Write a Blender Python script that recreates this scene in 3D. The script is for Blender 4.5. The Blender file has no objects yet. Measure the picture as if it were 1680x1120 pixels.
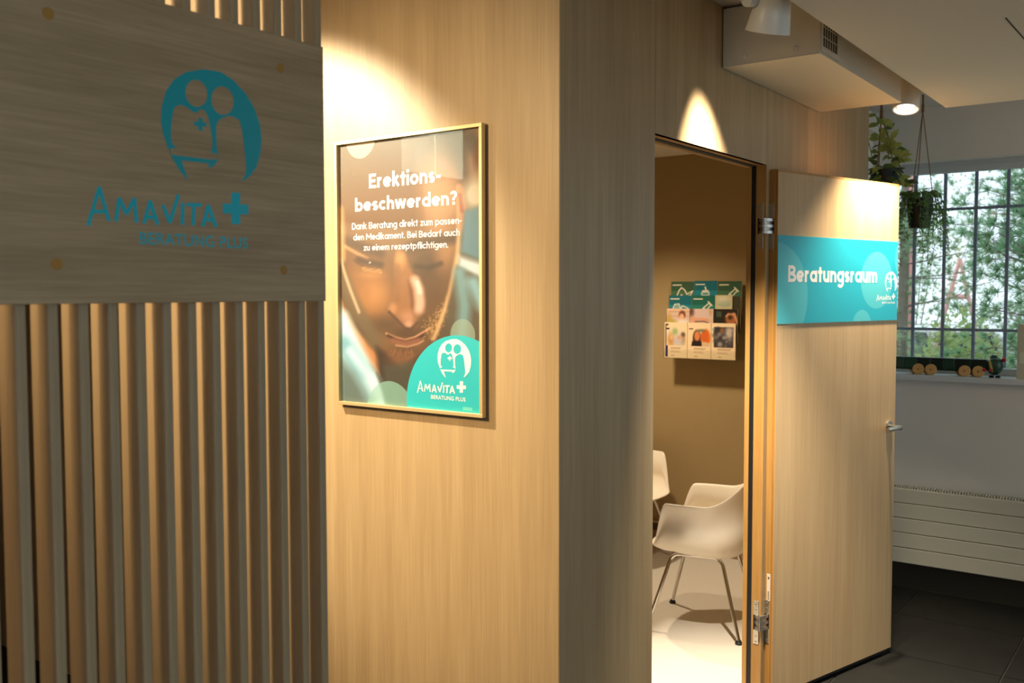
import bpy, bmesh, math, random
import numpy as np
from mathutils import Vector, Matrix

sc = bpy.context.scene
COL = sc.collection
random.seed(4)
rng = np.random.default_rng(7)

# ------------------------------------------------------------------ camera
F_PX, YAW, PITCH, ROLL = 1570.25, math.radians(36.1617), math.radians(2.9437), math.radians(-0.0891)
CAM = np.array([1.465, -2.228, 1.71])
_F = np.array([-math.sin(YAW)*math.cos(PITCH), math.cos(YAW)*math.cos(PITCH), -math.sin(PITCH)])
_R0 = np.array([math.cos(YAW), math.sin(YAW), 0.0])
_U0 = np.cross(_R0, _F)
_R = _R0*math.cos(ROLL) + _U0*math.sin(ROLL)
_U = -_R0*math.sin(ROLL) + _U0*math.cos(ROLL)
cd = bpy.data.cameras.new('camera')
cam = bpy.data.objects.new('camera', cd)
COL.objects.link(cam)
cam.matrix_world = Matrix(((_R[0], _U[0], -_F[0], CAM[0]), (_R[1], _U[1], -_F[1], CAM[1]),
                           (_R[2], _U[2], -_F[2], CAM[2]), (0, 0, 0, 1)))
cd.sensor_width = 36.0
cd.lens = F_PX/1680*36.0
cd.clip_start = 0.05
cd.dof.use_dof = True
cd.dof.focus_distance = 3.3
cd.dof.aperture_fstop = 4.5
sc.camera = cam

# ------------------------------------------------------------------ world, exposure, lights
sc.view_settings.view_transform = 'Standard'
sc.view_settings.look = 'None'
sc.view_settings.gamma = 1.0
sc.view_settings.use_curve_mapping = False
sc.view_settings.exposure = 0.0
sc.cycles.sample_clamp_indirect = 6.0
w = bpy.data.worlds.new('overcast_sky'); sc.world = w
w.use_nodes = True
bg = w.node_tree.nodes['Background']
bg.inputs[0].default_value = (0.74, 0.89, 1.0, 1)
bg.inputs[1].default_value = 1.6
WARM = (1.0, 0.74, 0.42)
WARM2 = (1.0, 0.82, 0.58)


def lamp(name, typ, loc, energy, color=WARM, aim=None, size=0.05, angle=60, blend=0.3):
    l = bpy.data.lights.new(name, typ)
    l.energy = energy
    l.color = color
    if typ == 'SPOT':
        l.spot_size = math.radians(angle); l.spot_blend = blend; l.shadow_soft_size = size
    elif typ == 'AREA':
        l.shape = 'RECTANGLE'; l.size = size[0]; l.size_y = size[1]
    else:
        l.shadow_soft_size = size
    o = bpy.data.objects.new(name, l)
    COL.objects.link(o)
    o.location = loc
    d = Vector(aim if aim else (loc[0], loc[1], loc[2]-1)) - Vector(loc)
    o.rotation_euler = d.to_track_quat('-Z', 'Y').to_euler()
    return o


# spot washing the poster wall from behind the slat screen
lamp('poster_spot', 'SPOT', (-1.50, -0.95, 2.70), 360, (1.0, 0.83, 0.58), aim=(-1.08, 0.0, 1.92), size=0.035, angle=62, blend=0.45)
lamp('shop_spot', 'SPOT', (-1.0, -2.6, 2.70), 370, WARM, aim=(-0.5, 0.0, 1.5), size=0.10, angle=58, blend=0.8)
lamp('shop_spot', 'SPOT', (-0.75, -2.0, 2.70), 80, (1.0, 0.66, 0.33), aim=(-0.1, -1.15, 1.5), size=0.12, angle=90, blend=0.8)
# downlight grazing the panels above the door opening
lamp('door_downlight', 'SPOT', (0.18, 0.82, 2.74), 780, (1.0, 0.88, 0.70), aim=(0.17, 0.99, 1.74), size=0.014, angle=56, blend=0.8)
# unseen fill light behind the camera, added to brighten the window wall
lamp('rear_fill_light', 'AREA', (0.55, -3.7, 2.70), 16, (1.0, 0.95, 0.86), size=(1.6, 0.7))
# cylinder spot over the open door leaf
lamp('cylinder_downlight', 'SPOT', (0.33, 2.235, 2.505), 360, (1.0, 0.85, 0.62), aim=(0.22, 2.14, 1.6), size=0.03, angle=88, blend=1.0)
# consulting-room lamps
lamp('room_spot', 'SPOT', (-0.50, 2.05, 2.56), 50, WARM2, aim=(-0.62, 2.3, 0.2), size=0.05, angle=70, blend=0.6)
lamp('room_lamp', 'SPOT', (-1.45, 2.5, 2.56), 150, WARM2, aim=(-1.35, 2.6, 0.0), size=0.05, angle=120, blend=0.8)
# lights over the pale wall cabinet that mirrors in the poster glass
lamp('cabinet_spot', 'SPOT', (-1.75, -1.92, 2.70), 420, (1, 0.96, 0.84), aim=(-2.2, -1.92, 2.50), size=0.02, angle=75, blend=0.9)
lamp('cabinet_spot', 'SPOT', (-1.75, -2.20, 2.70), 420, (1, 0.96, 0.84), aim=(-2.2, -2.20, 2.50), size=0.02, angle=75, blend=0.9)


# ------------------------------------------------------------------ helpers
def ray(px, py):
    return _F + _R*((px-840)/F_PX) - _U*((py-560)/F_PX)


def at(px, py, ax, val):
    d = ray(px, py)
    t = (val-CAM[ax])/d[ax]
    return CAM + t*d


BASE = {}          # object name -> world base used for its children's local coordinates


def world_base(o):
    return BASE.get(o.name, (0.0, 0.0, 0.0)) if o else (0.0, 0.0, 0.0)


def tag(o, label=None, cat=None, group=None, kind=None):
    if label: o['label'] = label
    if cat: o['category'] = cat
    if group: o['group'] = group
    if kind: o['kind'] = kind
    return o


def empty(name, loc, label=None, cat=None, group=None, kind=None):
    o = bpy.data.objects.new(name, None)
    o.empty_display_size = 0.1
    COL.objects.link(o)
    o.location = loc
    BASE[o.name] = tuple(loc)
    return tag(o, label, cat, group, kind)


def mesh_obj(name, verts, faces, mat, parent=None, smooth=False, bevel=0, edges=None):
    """verts in world coordinates; children are stored relative to their parent's base"""
    b = world_base(parent)
    v = np.array(verts, float).reshape(-1, 3) - np.array(b)
    if parent is None:
        c = np.array([(v[:, 0].min()+v[:, 0].max())/2, (v[:, 1].min()+v[:, 1].max())/2, v[:, 2].min()])
        v = v - c
    me = bpy.data.meshes.new(name)
    me.from_pydata([tuple(p) for p in v], edges or [], faces)
    if smooth:
        me.polygons.foreach_set('use_smooth', [True]*len(me.polygons))
    if mat: me.materials.append(mat)
    me.update()
    o = bpy.data.objects.new(name, me)
    COL.objects.link(o)
    if parent is None:
        o.location = c
        BASE[o.name] = tuple(c)
    else:
        o.parent = parent
        BASE[o.name] = b
    if bevel:
        m = o.modifiers.new('bevel', 'BEVEL'); m.width = bevel; m.segments = 2; m.limit_method = 'ANGLE'
    return o


class G:
    """collects geometry of one mesh"""
    def __init__(s): s.v, s.f = [], []

    def add(s, v, f):
        n = len(s.v)
        s.v += [tuple(map(float, p)) for p in v]
        s.f += [tuple(i+n for i in q) for q in f]
        return s

    def box(s, x0, x1, y0, y1, z0, z1, T=None):
        v = [(x, y, z) for x in (x0, x1) for y in (y0, y1) for z in (z0, z1)]
        if T: v = [T(*p) for p in v]
        return s.add(v, [(0, 1, 3, 2), (4, 6, 7, 5), (0, 4, 5, 1), (2, 3, 7, 6), (0, 2, 6, 4), (1, 5, 7, 3)])

    def tube(s, pts, r, n=10, cap=True):
        pts = [np.array(p, float) for p in pts]
        rs = r if isinstance(r, (list, tuple)) else [r]*len(pts)
        rings = []
        up = None
        for i, p in enumerate(pts):
            t = pts[min(i+1, len(pts)-1)] - pts[max(i-1, 0)]
            t = t/np.linalg.norm(t)
            if up is None:
                a = np.array([0, 0, 1.0]) if abs(t[2]) < .9 else np.array([1.0, 0, 0])
                up = np.cross(t, a)
            up = up - t*(up@t); up /= np.linalg.norm(up)
            q = np.cross(t, up)
            rings.append([p + rs[i]*(math.cos(k*2*math.pi/n)*up + math.sin(k*2*math.pi/n)*q) for k in range(n)])
        v = [p for R in rings for p in R]
        f = [(i*n+k, i*n+(k+1) % n, (i+1)*n+(k+1) % n, (i+1)*n+k) for i in range(len(pts)-1) for k in range(n)]
        if cap:
            f.append(tuple(range(n))[::-1]); f.append(tuple((len(pts)-1)*n+k for k in range(n)))
        return s.add(v, f)

    def lathe(s, prof, c, axis=(0, 0, 1), n=32, cap0=True, cap1=True):
        """prof: (radius, offset along axis) list"""
        a = np.array(axis, float); a /= np.linalg.norm(a)
        h = np.array([0, 0, 1.0]) if abs(a[2]) < .9 else np.array([1.0, 0, 0])
        u = np.cross(a, h); u /= np.linalg.norm(u); w_ = np.cross(a, u)
        c = np.array(c, float)
        v = [c + a*z + r*(math.cos(k*2*math.pi/n)*u + math.sin(k*2*math.pi/n)*w_) for r, z in prof for k in range(n)]
        m = len(prof)
        f = [(i*n+k, i*n+(k+1) % n, (i+1)*n+(k+1) % n, (i+1)*n+k) for i in range(m-1) for k in range(n)]
        if cap0: f.append(tuple(range(n))[::-1])
        if cap1: f.append(tuple((m-1)*n+k for k in range(n)))
        return s.add(v, f)

    def build(s, name, mat, parent=None, smooth=False, bevel=0):
        return mesh_obj(name, s.v, s.f, mat, parent, smooth, bevel)


def fix_normals(o):
    bm = bmesh.new(); bm.from_mesh(o.data)
    bmesh.ops.recalc_face_normals(bm, faces=bm.faces[:])
    bm.to_mesh(o.data); bm.free()
    return o


def autosmooth(o, ang=35):
    me = o.data
    bm = bmesh.new(); bm.from_mesh(me)
    bmesh.ops.recalc_face_normals(bm, faces=bm.faces[:])
    for e in bm.edges:
        if len(e.link_faces) == 2 and e.calc_face_angle(0) > math.radians(ang): e.smooth = False
    for f in bm.faces: f.smooth = True
    bm.to_mesh(me); bm.free()
    return o


def srgb(r, g, b):
    def c(x):
        x = x/255
        return x/12.92 if x <= .04045 else ((x+.055)/1.055)**2.4
    return (c(r), c(g), c(b), 1)


def mat(name, col, rough=0.5, metal=0.0, spec=0.5, noise=0.0, nscale=40, bump=0.0, **kw):
    m = bpy.data.materials.new(name); m.use_nodes = True
    nt = m.node_tree; N = nt.nodes; L = nt.links
    p = N['Principled BSDF']
    p.inputs['Base Color'].default_value = col
    p.inputs['Roughness'].default_value = rough
    p.inputs['Metallic'].default_value = metal
    p.inputs['Specular IOR Level'].default_value = spec
    for k, v in kw.items(): p.inputs[k].default_value = v
    if noise or bump:
        tc = N.new('ShaderNodeTexCoord'); nz = N.new('ShaderNodeTexNoise')
        nz.inputs['Scale'].default_value = nscale; nz.inputs['Detail'].default_value = 6
        L.new(tc.outputs['Object'], nz.inputs['Vector'])
        if noise:
            mx = N.new('ShaderNodeMix'); mx.data_type = 'RGBA'
            mx.inputs['A'].default_value = tuple(c*(1-noise) for c in col[:3])+(1,)
            mx.inputs['B'].default_value = tuple(min(1, c*(1+noise)) for c in col[:3])+(1,)
            L.new(nz.outputs['Fac'], mx.inputs['Factor']); L.new(mx.outputs['Result'], p.inputs['Base Color'])
        if bump:
            bp = N.new('ShaderNodeBump'); bp.inputs['Strength'].default_value = bump; bp.inputs['Distance'].default_value = 0.002
            L.new(nz.outputs['Fac'], bp.inputs['Height']); L.new(bp.outputs['Normal'], p.inputs['Normal'])
    return m


def wood(name, dark, light, grain, rough=0.45, fine=260, coarse=14, stretch=0.012, spec=0.4, fmix=0.55):
    """grain: axis index along which the grain runs"""
    m = bpy.data.materials.new(name); m.use_nodes = True
    nt = m.node_tree; N = nt.nodes; L = nt.links
    p = N['Principled BSDF']; p.inputs['Roughness'].default_value = rough; p.inputs['Specular IOR Level'].default_value = spec
    tc = N.new('ShaderNodeTexCoord')
    outs = []
    for s, st, det in ((fine, stretch, 3), (coarse, stretch*4, 5)):
        mp = N.new('ShaderNodeMapping')
        sv = [s, s, s]; sv[grain] = s*st
        mp.inputs['Scale'].default_value = sv
        L.new(tc.outputs['Object'], mp.inputs['Vector'])
        nz = N.new('ShaderNodeTexNoise'); nz.inputs['Scale'].default_value = 1; nz.inputs['Detail'].default_value = det
        nz.inputs['Roughness'].default_value = 0.6
        L.new(mp.outputs['Vector'], nz.inputs['Vector'])
        outs.append(nz.outputs['Fac'])
    ad = N.new('ShaderNodeMix'); ad.data_type = 'FLOAT'; ad.inputs['Factor'].default_value = fmix
    L.new(outs[0], ad.inputs['A']); L.new(outs[1], ad.inputs['B'])
    rp = N.new('ShaderNodeValToRGB')
    rp.color_ramp.elements[0].position = 0.30; rp.color_ramp.elements[0].color = dark
    rp.color_ramp.elements[1].position = 0.70; rp.color_ramp.elements[1].color = light
    L.new(ad.outputs['Result'], rp.inputs['Fac']); L.new(rp.outputs['Color'], p.inputs['Base Color'])
    bp = N.new('ShaderNodeBump'); bp.inputs['Strength'].default_value = 0.12; bp.inputs['Distance'].default_value = 0.001
    L.new(outs[0], bp.inputs['Height']); L.new(bp.outputs['Normal'], p.inputs['Normal'])
    return m


def emit(name, col, s):
    m = bpy.data.materials.new(name); m.use_nodes = True
    p = m.node_tree.nodes['Principled BSDF']
    p.inputs['Base Color'].default_value = col
    p.inputs['Emission Color'].default_value = col; p.inputs['Emission Strength'].default_value = s
    return m


OAK_V = wood('oak_laminate_upright', srgb(152, 126, 90), srgb(188, 163, 124), 2)
OAK_H = wood('oak_laminate_level', srgb(146, 122, 90), srgb(186, 162, 126), 1, coarse=18, fine=160, stretch=0.03)
OAK_SLAT = wood('oak_slat', srgb(148, 128, 98), srgb(186, 164, 130), 2, coarse=20)
PINE = wood('solid_door_timber', srgb(158, 112, 54), srgb(188, 144, 80), 2, fine=120, coarse=16, stretch=0.03)
PINE2 = wood('solid_door_lipping', srgb(158, 106, 46), srgb(188, 136, 66), 2, fine=120, coarse=16, stretch=0.03)
WHITE = mat('white_paint', srgb(222, 218, 210), 0.6)
PLASTER = mat('off_white_plaster', srgb(226, 220, 210), 0.85, noise=0.03, nscale=8, bump=0.05)
CEIL = mat('ceiling_plaster', srgb(216, 208, 194), 0.8)
BROWN = mat('brown_wall_paint', srgb(158, 134, 92), 0.8, noise=0.03, nscale=10)
ROOMFLOOR = mat('pale_room_floor', srgb(206, 198, 186), 0.45, noise=0.04, nscale=60)
TILE = mat('anthracite_tile', srgb(24, 23, 20), 0.7, 0.0, 0.15, noise=0.35, nscale=9)
GROUT = mat('dark_grout', srgb(52, 49, 43), 0.9)
BLACK = mat('black_rubber', srgb(12, 12, 13), 0.6)
TEAL = mat('teal_vinyl', srgb(0, 150, 165), 0.45)
WPRINT = mat('white_print', srgb(246, 240, 236), 0.45)
CHROME = mat('chrome', srgb(205, 200, 192), 0.16, 1.0)
STEEL = mat('brushed_steel', srgb(196, 192, 184), 0.28, 1.0)
NICKEL = mat('nickel_hinge', srgb(206, 202, 194), 0.38, 1.0, noise=0.1, nscale=120)
GOLDF = mat('pale_gold_frame', srgb(222, 200, 150), 0.38, 0.55)
BRASS = mat('beech_screw_cap', srgb(168, 124, 52), 0.6)
CASING = mat('painted_metal_casing', srgb(206, 200, 186), 0.38)
SHELLM = mat('white_chair_shell', srgb(240, 230, 214), 0.38)
LAMPW = mat('white_lamp_metal', srgb(228, 226, 218), 0.35)
LENS = emit('lit_lamp_lens', (1.0, 0.93, 0.82, 1), 14)
RADM = mat('radiator_enamel', srgb(196, 192, 176), 0.4)
SILLM = mat('sill_paint', srgb(206, 208, 208), 0.4)
WFRAME = mat('window_frame_paint', srgb(196, 200, 198), 0.45)
BARM = mat('grey_grille_steel', srgb(128, 140, 158), 0.5, 0.2)


def glass(name, ior=1.45, rough=0.0, tint=(1, 1, 1, 1)):
    m = bpy.data.materials.new(name); m.use_nodes = True
    nt = m.node_tree; N = nt.nodes; L = nt.links
    N.remove(N['Principled BSDF'])
    t = N.new('ShaderNodeBsdfTransparent'); t.inputs[0].default_value = tint
    g = N.new('ShaderNodeBsdfGlossy'); g.inputs['Roughness'].default_value = rough
    fr = N.new('ShaderNodeFresnel'); fr.inputs['IOR'].default_value = ior
    mx = N.new('ShaderNodeMixShader')
    ge = N.new('ShaderNodeNewGeometry'); fb = N.new('ShaderNodeMath'); fb.operation = 'MULTIPLY'
    iv = N.new('ShaderNodeMath'); iv.operation = 'SUBTRACT'; iv.inputs[0].default_value = 1.0
    L.new(ge.outputs['Backfacing'], iv.inputs[1])        # the pane reflects at its entry face only
    L.new(fr.outputs[0], fb.inputs[0]); L.new(iv.outputs[0], fb.inputs[1])
    L.new(fb.outputs[0], mx.inputs[0]); L.new(t.outputs[0], mx.inputs[1]); L.new(g.outputs[0], mx.inputs[2])
    L.new(mx.outputs[0], N['Material Output'].inputs['Surface'])
    return m


GLASS = glass('window_glass')
PGLASS = glass('picture_glass', ior=1.75)
ACRYL = glass('clear_acrylic', ior=1.4, tint=(0.96, 0.97, 0.96, 1))


def translucent(m, k=.5):
    nt = m.node_tree; N = nt.nodes; L = nt.links; p = N['Principled BSDF']
    t = N.new('ShaderNodeBsdfTranslucent'); mx = N.new('ShaderNodeMixShader'); mx.inputs[0].default_value = k
    src = p.inputs['Base Color'].links[0].from_socket if p.inputs['Base Color'].links else None
    if src: L.new(src, t.inputs['Color'])
    else: t.inputs['Color'].default_value = p.inputs['Base Color'].default_value
    L.new(p.outputs[0], mx.inputs[1]); L.new(t.outputs[0], mx.inputs[2])
    L.new(mx.outputs[0], N['Material Output'].inputs['Surface'])
    return m


# ---- flat lettering and emblem (print lying on a plane: origin + u*ux + v*uz)
_dg = None


def text_mesh(s, bold=0.0, spacing=1.0):
    cu = bpy.data.curves.new('txt', 'FONT')
    cu.body = s; cu.offset = bold; cu.space_character = spacing; cu.resolution_u = 6
    o = bpy.data.objects.new('txt', cu); COL.objects.link(o)
    dg = bpy.context.evaluated_depsgraph_get()
    me = bpy.data.meshes.new_from_object(o.evaluated_get(dg))
    v = np.array([p.co[:2] for p in me.vertices]); f = [tuple(p.vertices) for p in me.polygons]
    bpy.data.objects.remove(o); bpy.data.curves.remove(cu); bpy.data.meshes.remove(me)
    return v, f


def cap_box(s, bold, spacing):
    v, _ = text_mesh(s, bold, spacing)
    return v


def arc(cx, cy, rx, ry, a0, a1, n=18):
    return [(cx+rx*math.cos(math.radians(a0+(a1-a0)*k/n)), cy+ry*math.sin(math.radians(a0+(a1-a0)*k/n))) for k in range(n+1)]


def glyph(ch, t):
    xh, cap, asc, dsc = .50, .70, .74, -.20
    r = (xh-t)/2; R = xh/2; h = t/2
    ring = arc(R, R, r, r, 0, 360, 32)
    stem = lambda x, a, b: [(x, a), (x, b)]
    if ch == 'o': return [ring], 2*R
    if ch == 'a': return [ring, stem(2*R-h, 0, xh)], 2*R
    if ch == 'd': return [ring, stem(2*R-h, 0, asc)], 2*R
    if ch == 'b': return [ring, stem(h, 0, asc)], 2*R
    if ch == 'p': return [ring, stem(h, dsc, xh)], 2*R
    if ch == 'g': return [ring, [(2*R-h, xh), (2*R-h, -.03)]+arc(R, -.03, r, .135, 0, -150, 14)], 2*R
    if ch == 'e': return [[(R-r, R-.01), (R+r, R-.01)], arc(R, R, r, r, 0, 318, 30)], 2*R
    if ch == 'c': return [arc(R, R, r, r, 45, 315, 28)], 2*R-.05
    if ch in 'nh':
        q = .150; return [stem(h, 0, asc if ch == 'h' else xh), [(h, xh-h-q-.05)]+arc(h+q, xh-h-q, q, q, 180, 0)+[(h+2*q, 0)]], 2*q+t
    if ch == 'm':
        q = .130; return [stem(h, 0, xh)]+[[(h+2*q*k, xh-h-q-.05)]+arc(h+q+2*q*k, xh-h-q, q, q, 180, 0)+[(h+2*q*(k+1), 0)] for k in (0, 1)], 4*q+t
    if ch == 'u':
        q = .150; return [[(h, xh)]+arc(h+q, h+q, q, q, 180, 360)+[(h+2*q, h+q+.05)], stem(h+2*q, 0, xh)], 2*q+t
    if ch == 'r': return [stem(h, 0, xh), [(h, xh-h-.16)]+arc(h+.16, xh-h-.16, .16, .16, 180, 78, 10)], .16+t
    if ch == 's':
        q = (xh-t)/4; w = .115; return [arc(w+h, xh-h-q, w, q, 28, 270, 16)+arc(w+h, h+q, w, q, 90, -152, 16)[1:]], 2*w+t
    if ch == 't': return [stem(.155, 0, .655), [(0, xh-h*.9), (.31, xh-h*.9)]], .31
    if ch == 'f': return [[(.155, 0), (.155, asc-.17)]+arc(.155+.12, asc-.17, .12, .17-h, 180, 75, 10), [(0, xh-h*.9), (.31, xh-h*.9)]], .31
    if ch == 'i': return [stem(h, 0, xh), [(h, .585), (h, .585+t*1.05)]], t
    if ch == 'l': return [stem(h, 0, asc)], t
    if ch == 'k': return [stem(h, 0, asc), [(h, .20), (.395-h*.6, xh)], [(.17, .29), (.41-h*.5, 0)]], .42
    if ch == 'w': return [[(h*.8, xh), (.185, 0)], [(.185, 0), (.335, xh)], [(.335, xh), (.485, 0)], [(.485, 0), (.67-h*.8, xh)]], .67
    if ch == 'z': return [[(.01, xh-h), (.37, xh-h)], [(.33, xh-h), (.05, h)], [(0, h), (.38, h)]], .38
    if ch == 'E': return [stem(h, 0, cap), [(0, cap-h), (.44, cap-h)], [(0, cap/2), (.40, cap/2)], [(0, h), (.44, h)]], .45
    if ch == 'D': return [stem(h, 0, cap), [(h, cap-h), (.26, cap-h)]+arc(.26, cap/2, .30-h, cap/2-h, 90, -90, 20)[1:]+[(h, h)]], .56
    if ch == 'B': return [stem(h, 0, cap), [(h, cap-h), (.28, cap-h)]+arc(.28, cap*.735-h*.1, .15-h*.3, cap*.265-h*.9, 90, -90, 12)[1:]+[(h, cap*.47)],
                          [(h, cap*.47)]+[(.30, cap*.47+h*.4)]+arc(.30, cap*.27, .18-h*.3, cap*.27-h, 90, -90, 12)[1:]+[(h, h)]], .50
    if ch == 'M': return [stem(h, 0, cap), [(h, cap-.02), (.37, .22)], [(.37, .22), (.74-h, cap-.02)], stem(.74-h, 0, cap)], .74
    if ch == '?': return [arc(.20, cap-.20, .20-h, .20-h, 165, -50, 20)+[(.205, .30), (.205, .22)], [(.205, 0), (.205, t*1.05)]], .40
    if ch == '-': return [[(0, .27), (.26, .27)]], .26
    if ch == '.': return [[(h, 0), (h, t*1.05)]], t
    return [], .20


def stroke_text(s, t=.13, gap=.055):
    V, F = [], []
    x = 0; lay = 0
    for ch in s:
        lines, adv = glyph(ch, t)
        for L_ in lines:
            p = np.array(L_, float)
            keep = [0]+[i for i in range(1, len(p)) if np.hypot(*(p[i]-p[i-1])) > 1e-5]
            p = p[keep]; n = len(p)
            seg = (p[1:]-p[:-1])/np.hypot(*(p[1:]-p[:-1]).T)[:, None]
            closed = np.hypot(*(p[0]-p[-1])) < 1e-4
            b = len(V); lay = (lay+1) % 4
            for i in range(n):
                a0 = seg[i-1] if i else (seg[-1] if closed else seg[0]); a1 = seg[i] if i < n-1 else (seg[0] if closed else seg[-1])
                m = a0+a1; m = m/(np.hypot(*m)+1e-9); nn = np.array([-m[1], m[0]]); k = min(1.8, 1/max(.3, abs(m@a1)))
                V.append([*(p[i]+nn*t/2*k+[x, 0]), lay]); V.append([*(p[i]-nn*t/2*k+[x, 0]), lay])
            F += [(b+2*i, b+2*i+1, b+2*i+3, b+2*i+2) for i in range(n-1)]
        x += adv+gap
    return np.array(V), F


def put_stroke(name, s, o, ux, uz, u0, u1, base, cap, m, parent, t=.13, gap=.055):
    v, f = stroke_text(s, t, gap)
    U = u0+(v[:, 0]-v[:, 0].min())/(v[:, 0].max()-v[:, 0].min())*(u1-u0)
    P = np.array(o)+U[:, None]*np.array(ux)+(base+v[:, 1]/.70*cap)[:, None]*np.array(uz)+v[:, 2:3]*0.00006*np.cross(ux, uz)
    ob = mesh_obj(name, P, f, m, parent)
    return ob


def put_text(name, s, o, ux, uz, u0, u1, base, cap, m, parent, bold=0.02, ref='E', spacing=1.0, base1=None):
    """text from u0 to u1, standing on height base, capital height cap"""
    v, f = text_mesh(s, bold, spacing)
    rv, _ = text_mesh(ref, bold, spacing)
    x0, x1 = v[:, 0].min(), v[:, 0].max()
    b0, ch = rv[:, 1].min(), rv[:, 1].max()-rv[:, 1].min()
    U = u0 + (v[:, 0]-x0)/(x1-x0)*(u1-u0)
    V = base + (v[:, 1]-b0)/ch*cap
    if base1 is not None: V = V + (base1-base)*(U-u0)/(u1-u0)
    o = np.array(o); ux = np.array(ux); uz = np.array(uz)
    P = o + U[:, None]*ux + V[:, None]*uz
    return mesh_obj(name, P, f, m, parent)


def fill_curve(loops):
    """2D polygons with holes -> triangles"""
    cu = bpy.data.curves.new('fill', 'CURVE'); cu.dimensions = '2D'; cu.fill_mode = 'BOTH'
    for lp in loops:
        sp = cu.splines.new('POLY'); sp.points.add(len(lp)-1)
        for i, p in enumerate(lp): sp.points[i].co = (p[0], p[1], 0, 1)
        sp.use_cyclic_u = True
    o = bpy.data.objects.new('fill', cu); COL.objects.link(o)
    dg = bpy.context.evaluated_depsgraph_get()
    me = bpy.data.meshes.new_from_object(o.evaluated_get(dg))
    v = np.array([p.co[:2] for p in me.vertices]); f = [tuple(p.vertices) for p in me.polygons]
    bpy.data.objects.remove(o); bpy.data.curves.remove(cu); bpy.data.meshes.remove(me)
    return v, f


def smooth_loop(pts, n=2, closed=True):
    p = np.array(pts, float)
    for _ in range(n):
        q = np.roll(p, -1, 0)
        r = np.empty((2*len(p), 2)); r[0::2] = .75*p+.25*q; r[1::2] = .25*p+.75*q
        p = r
    return p


def stroke(pts, wd):
    """list of segment quads for a letter drawn by straight strokes"""
    out = []
    for a, b in zip(pts[:-1], pts[1:]):
        a, b = np.array(a, float), np.array(b, float)
        t = (b-a)/np.linalg.norm(b-a); n = np.array([-t[1], t[0]])*wd/2
        e = t*wd*0.18
        out.append([a+n-e, b+n+e, b-n+e, a-n-e])
    return out


# the logo block traced on the sign board (its own plane), reused at other sizes
XB = -0.05
BO = np.array([XB, -0.83, 1.692])


def _lp(cx, cy):
    h = at(120+cx/3.394, 90+cy/3.394, 0, XB)
    return (h[1]-BO[1], h[2]-BO[2])


def _lps(l): return np.array([_lp(*p) for p in l])


def ell(cx, cy, rx, ry, rot=0, n=36):
    r = math.radians(rot)
    return [(cx+rx*math.cos(t)*math.cos(r)-ry*math.sin(t)*math.sin(r), cy+rx*math.cos(t)*math.sin(r)+ry*math.sin(t)*math.cos(r))
            for t in np.linspace(0, 2*math.pi, n, endpoint=False)]


def make_logo():
    outer = [(642, 700), (600, 655), (560, 590), (528, 520), (500, 440), (488, 370), (492, 290), (515, 205), (560, 138),
             (630, 95), (730, 80), (820, 95), (890, 140), (960, 215), (1010, 300), (1040, 390), (1048, 465), (1043, 545),
             (1020, 625), (985, 675), (945, 702), (938, 698)]
    inner = [(955, 675), (963, 630), (957, 560), (948, 480), (938, 410), (925, 365), (900, 347), (870, 340), (838, 347),
             (808, 366), (796, 395), (796, 450), (800, 520), (807, 552), (803, 590), (782, 620), (758, 628), (750, 620),
             (757, 605), (700, 598), (603, 588)]
    big = _lps(outer + inner)
    hl = _lps(ell(686, 214, 60, 76, -12)); hr = _lps(ell(831, 255, 62, 80, -10))
    body = _lps(smooth_loop([(548, 490), (543, 440), (552, 340), (562, 290), (600, 276), (640, 296), (670, 322), (690, 320), (706, 302),
                 (730, 306), (752, 345), (768, 430), (777, 500), (768, 532), (764, 543), (798, 549), (806, 566), (796, 586), (670, 571), (545, 556), (532, 540),
                 (545, 518), (582, 522), (562, 505)], 1))
    em = [big, hl, hr, body]
    cx, cy, a, b = 708, 385, 12, 36
    cross = _lps([(cx-a, cy-b), (cx+a, cy-b+4), (cx+a, cy-a), (cx+b-2, cy-a+5), (cx+b-2, cy+a+5), (cx+a, cy+a), (cx+a, cy+b+3), (cx-a, cy+b), (cx-a, cy+a),
                  (cx-b, cy+a-4), (cx-b, cy-a-4), (cx-a, cy-a)])
    W = 21
    S = [[(145, 738), (83, 948)], [(145, 738), (198, 922)], [(108, 872), (184, 872)],
         [(238, 924), (255, 798), (297, 885), (340, 800), (352, 930)],
         [(394, 935), (428, 814), (470, 942)], [(408, 902), (458, 906)],
         [(499, 838), (538, 932), (585, 780)], [(610, 825), (607, 942)], [(636, 833), (710, 836)], [(672, 833), (667, 946)],
         [(722, 952), (752, 838), (794, 955)], [(736, 916), (782, 920)]]
    word = [np.array([_lp(*q) for q in quad]) for s in S for quad in stroke(s, W)]
    plus = _lps([(880, 766), (929, 768), (929, 832), (975, 834), (975, 889), (930, 887), (929, 943), (880, 941), (880, 884), (832, 881), (832, 826), (880, 829)])
    t0 = _lp(370, 1052); t1 = _lp(972, 1072); tc_ = _lp(370, 985); c0 = _lp(600, 760)
    return dict(em=em, cross=cross, word=word, plus=plus, txt=(t0, t1, tc_[1]-t0[1]))


LOGO = make_logo()
_c = LOGO['em'][0]
LOGO_C = np.array([(_c[:, 0].min()+_c[:, 0].max())/2, _c[:, 1].max()])       # top centre of the emblem
LOGO_W = _c[:, 0].max()-_c[:, 0].min()


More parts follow.
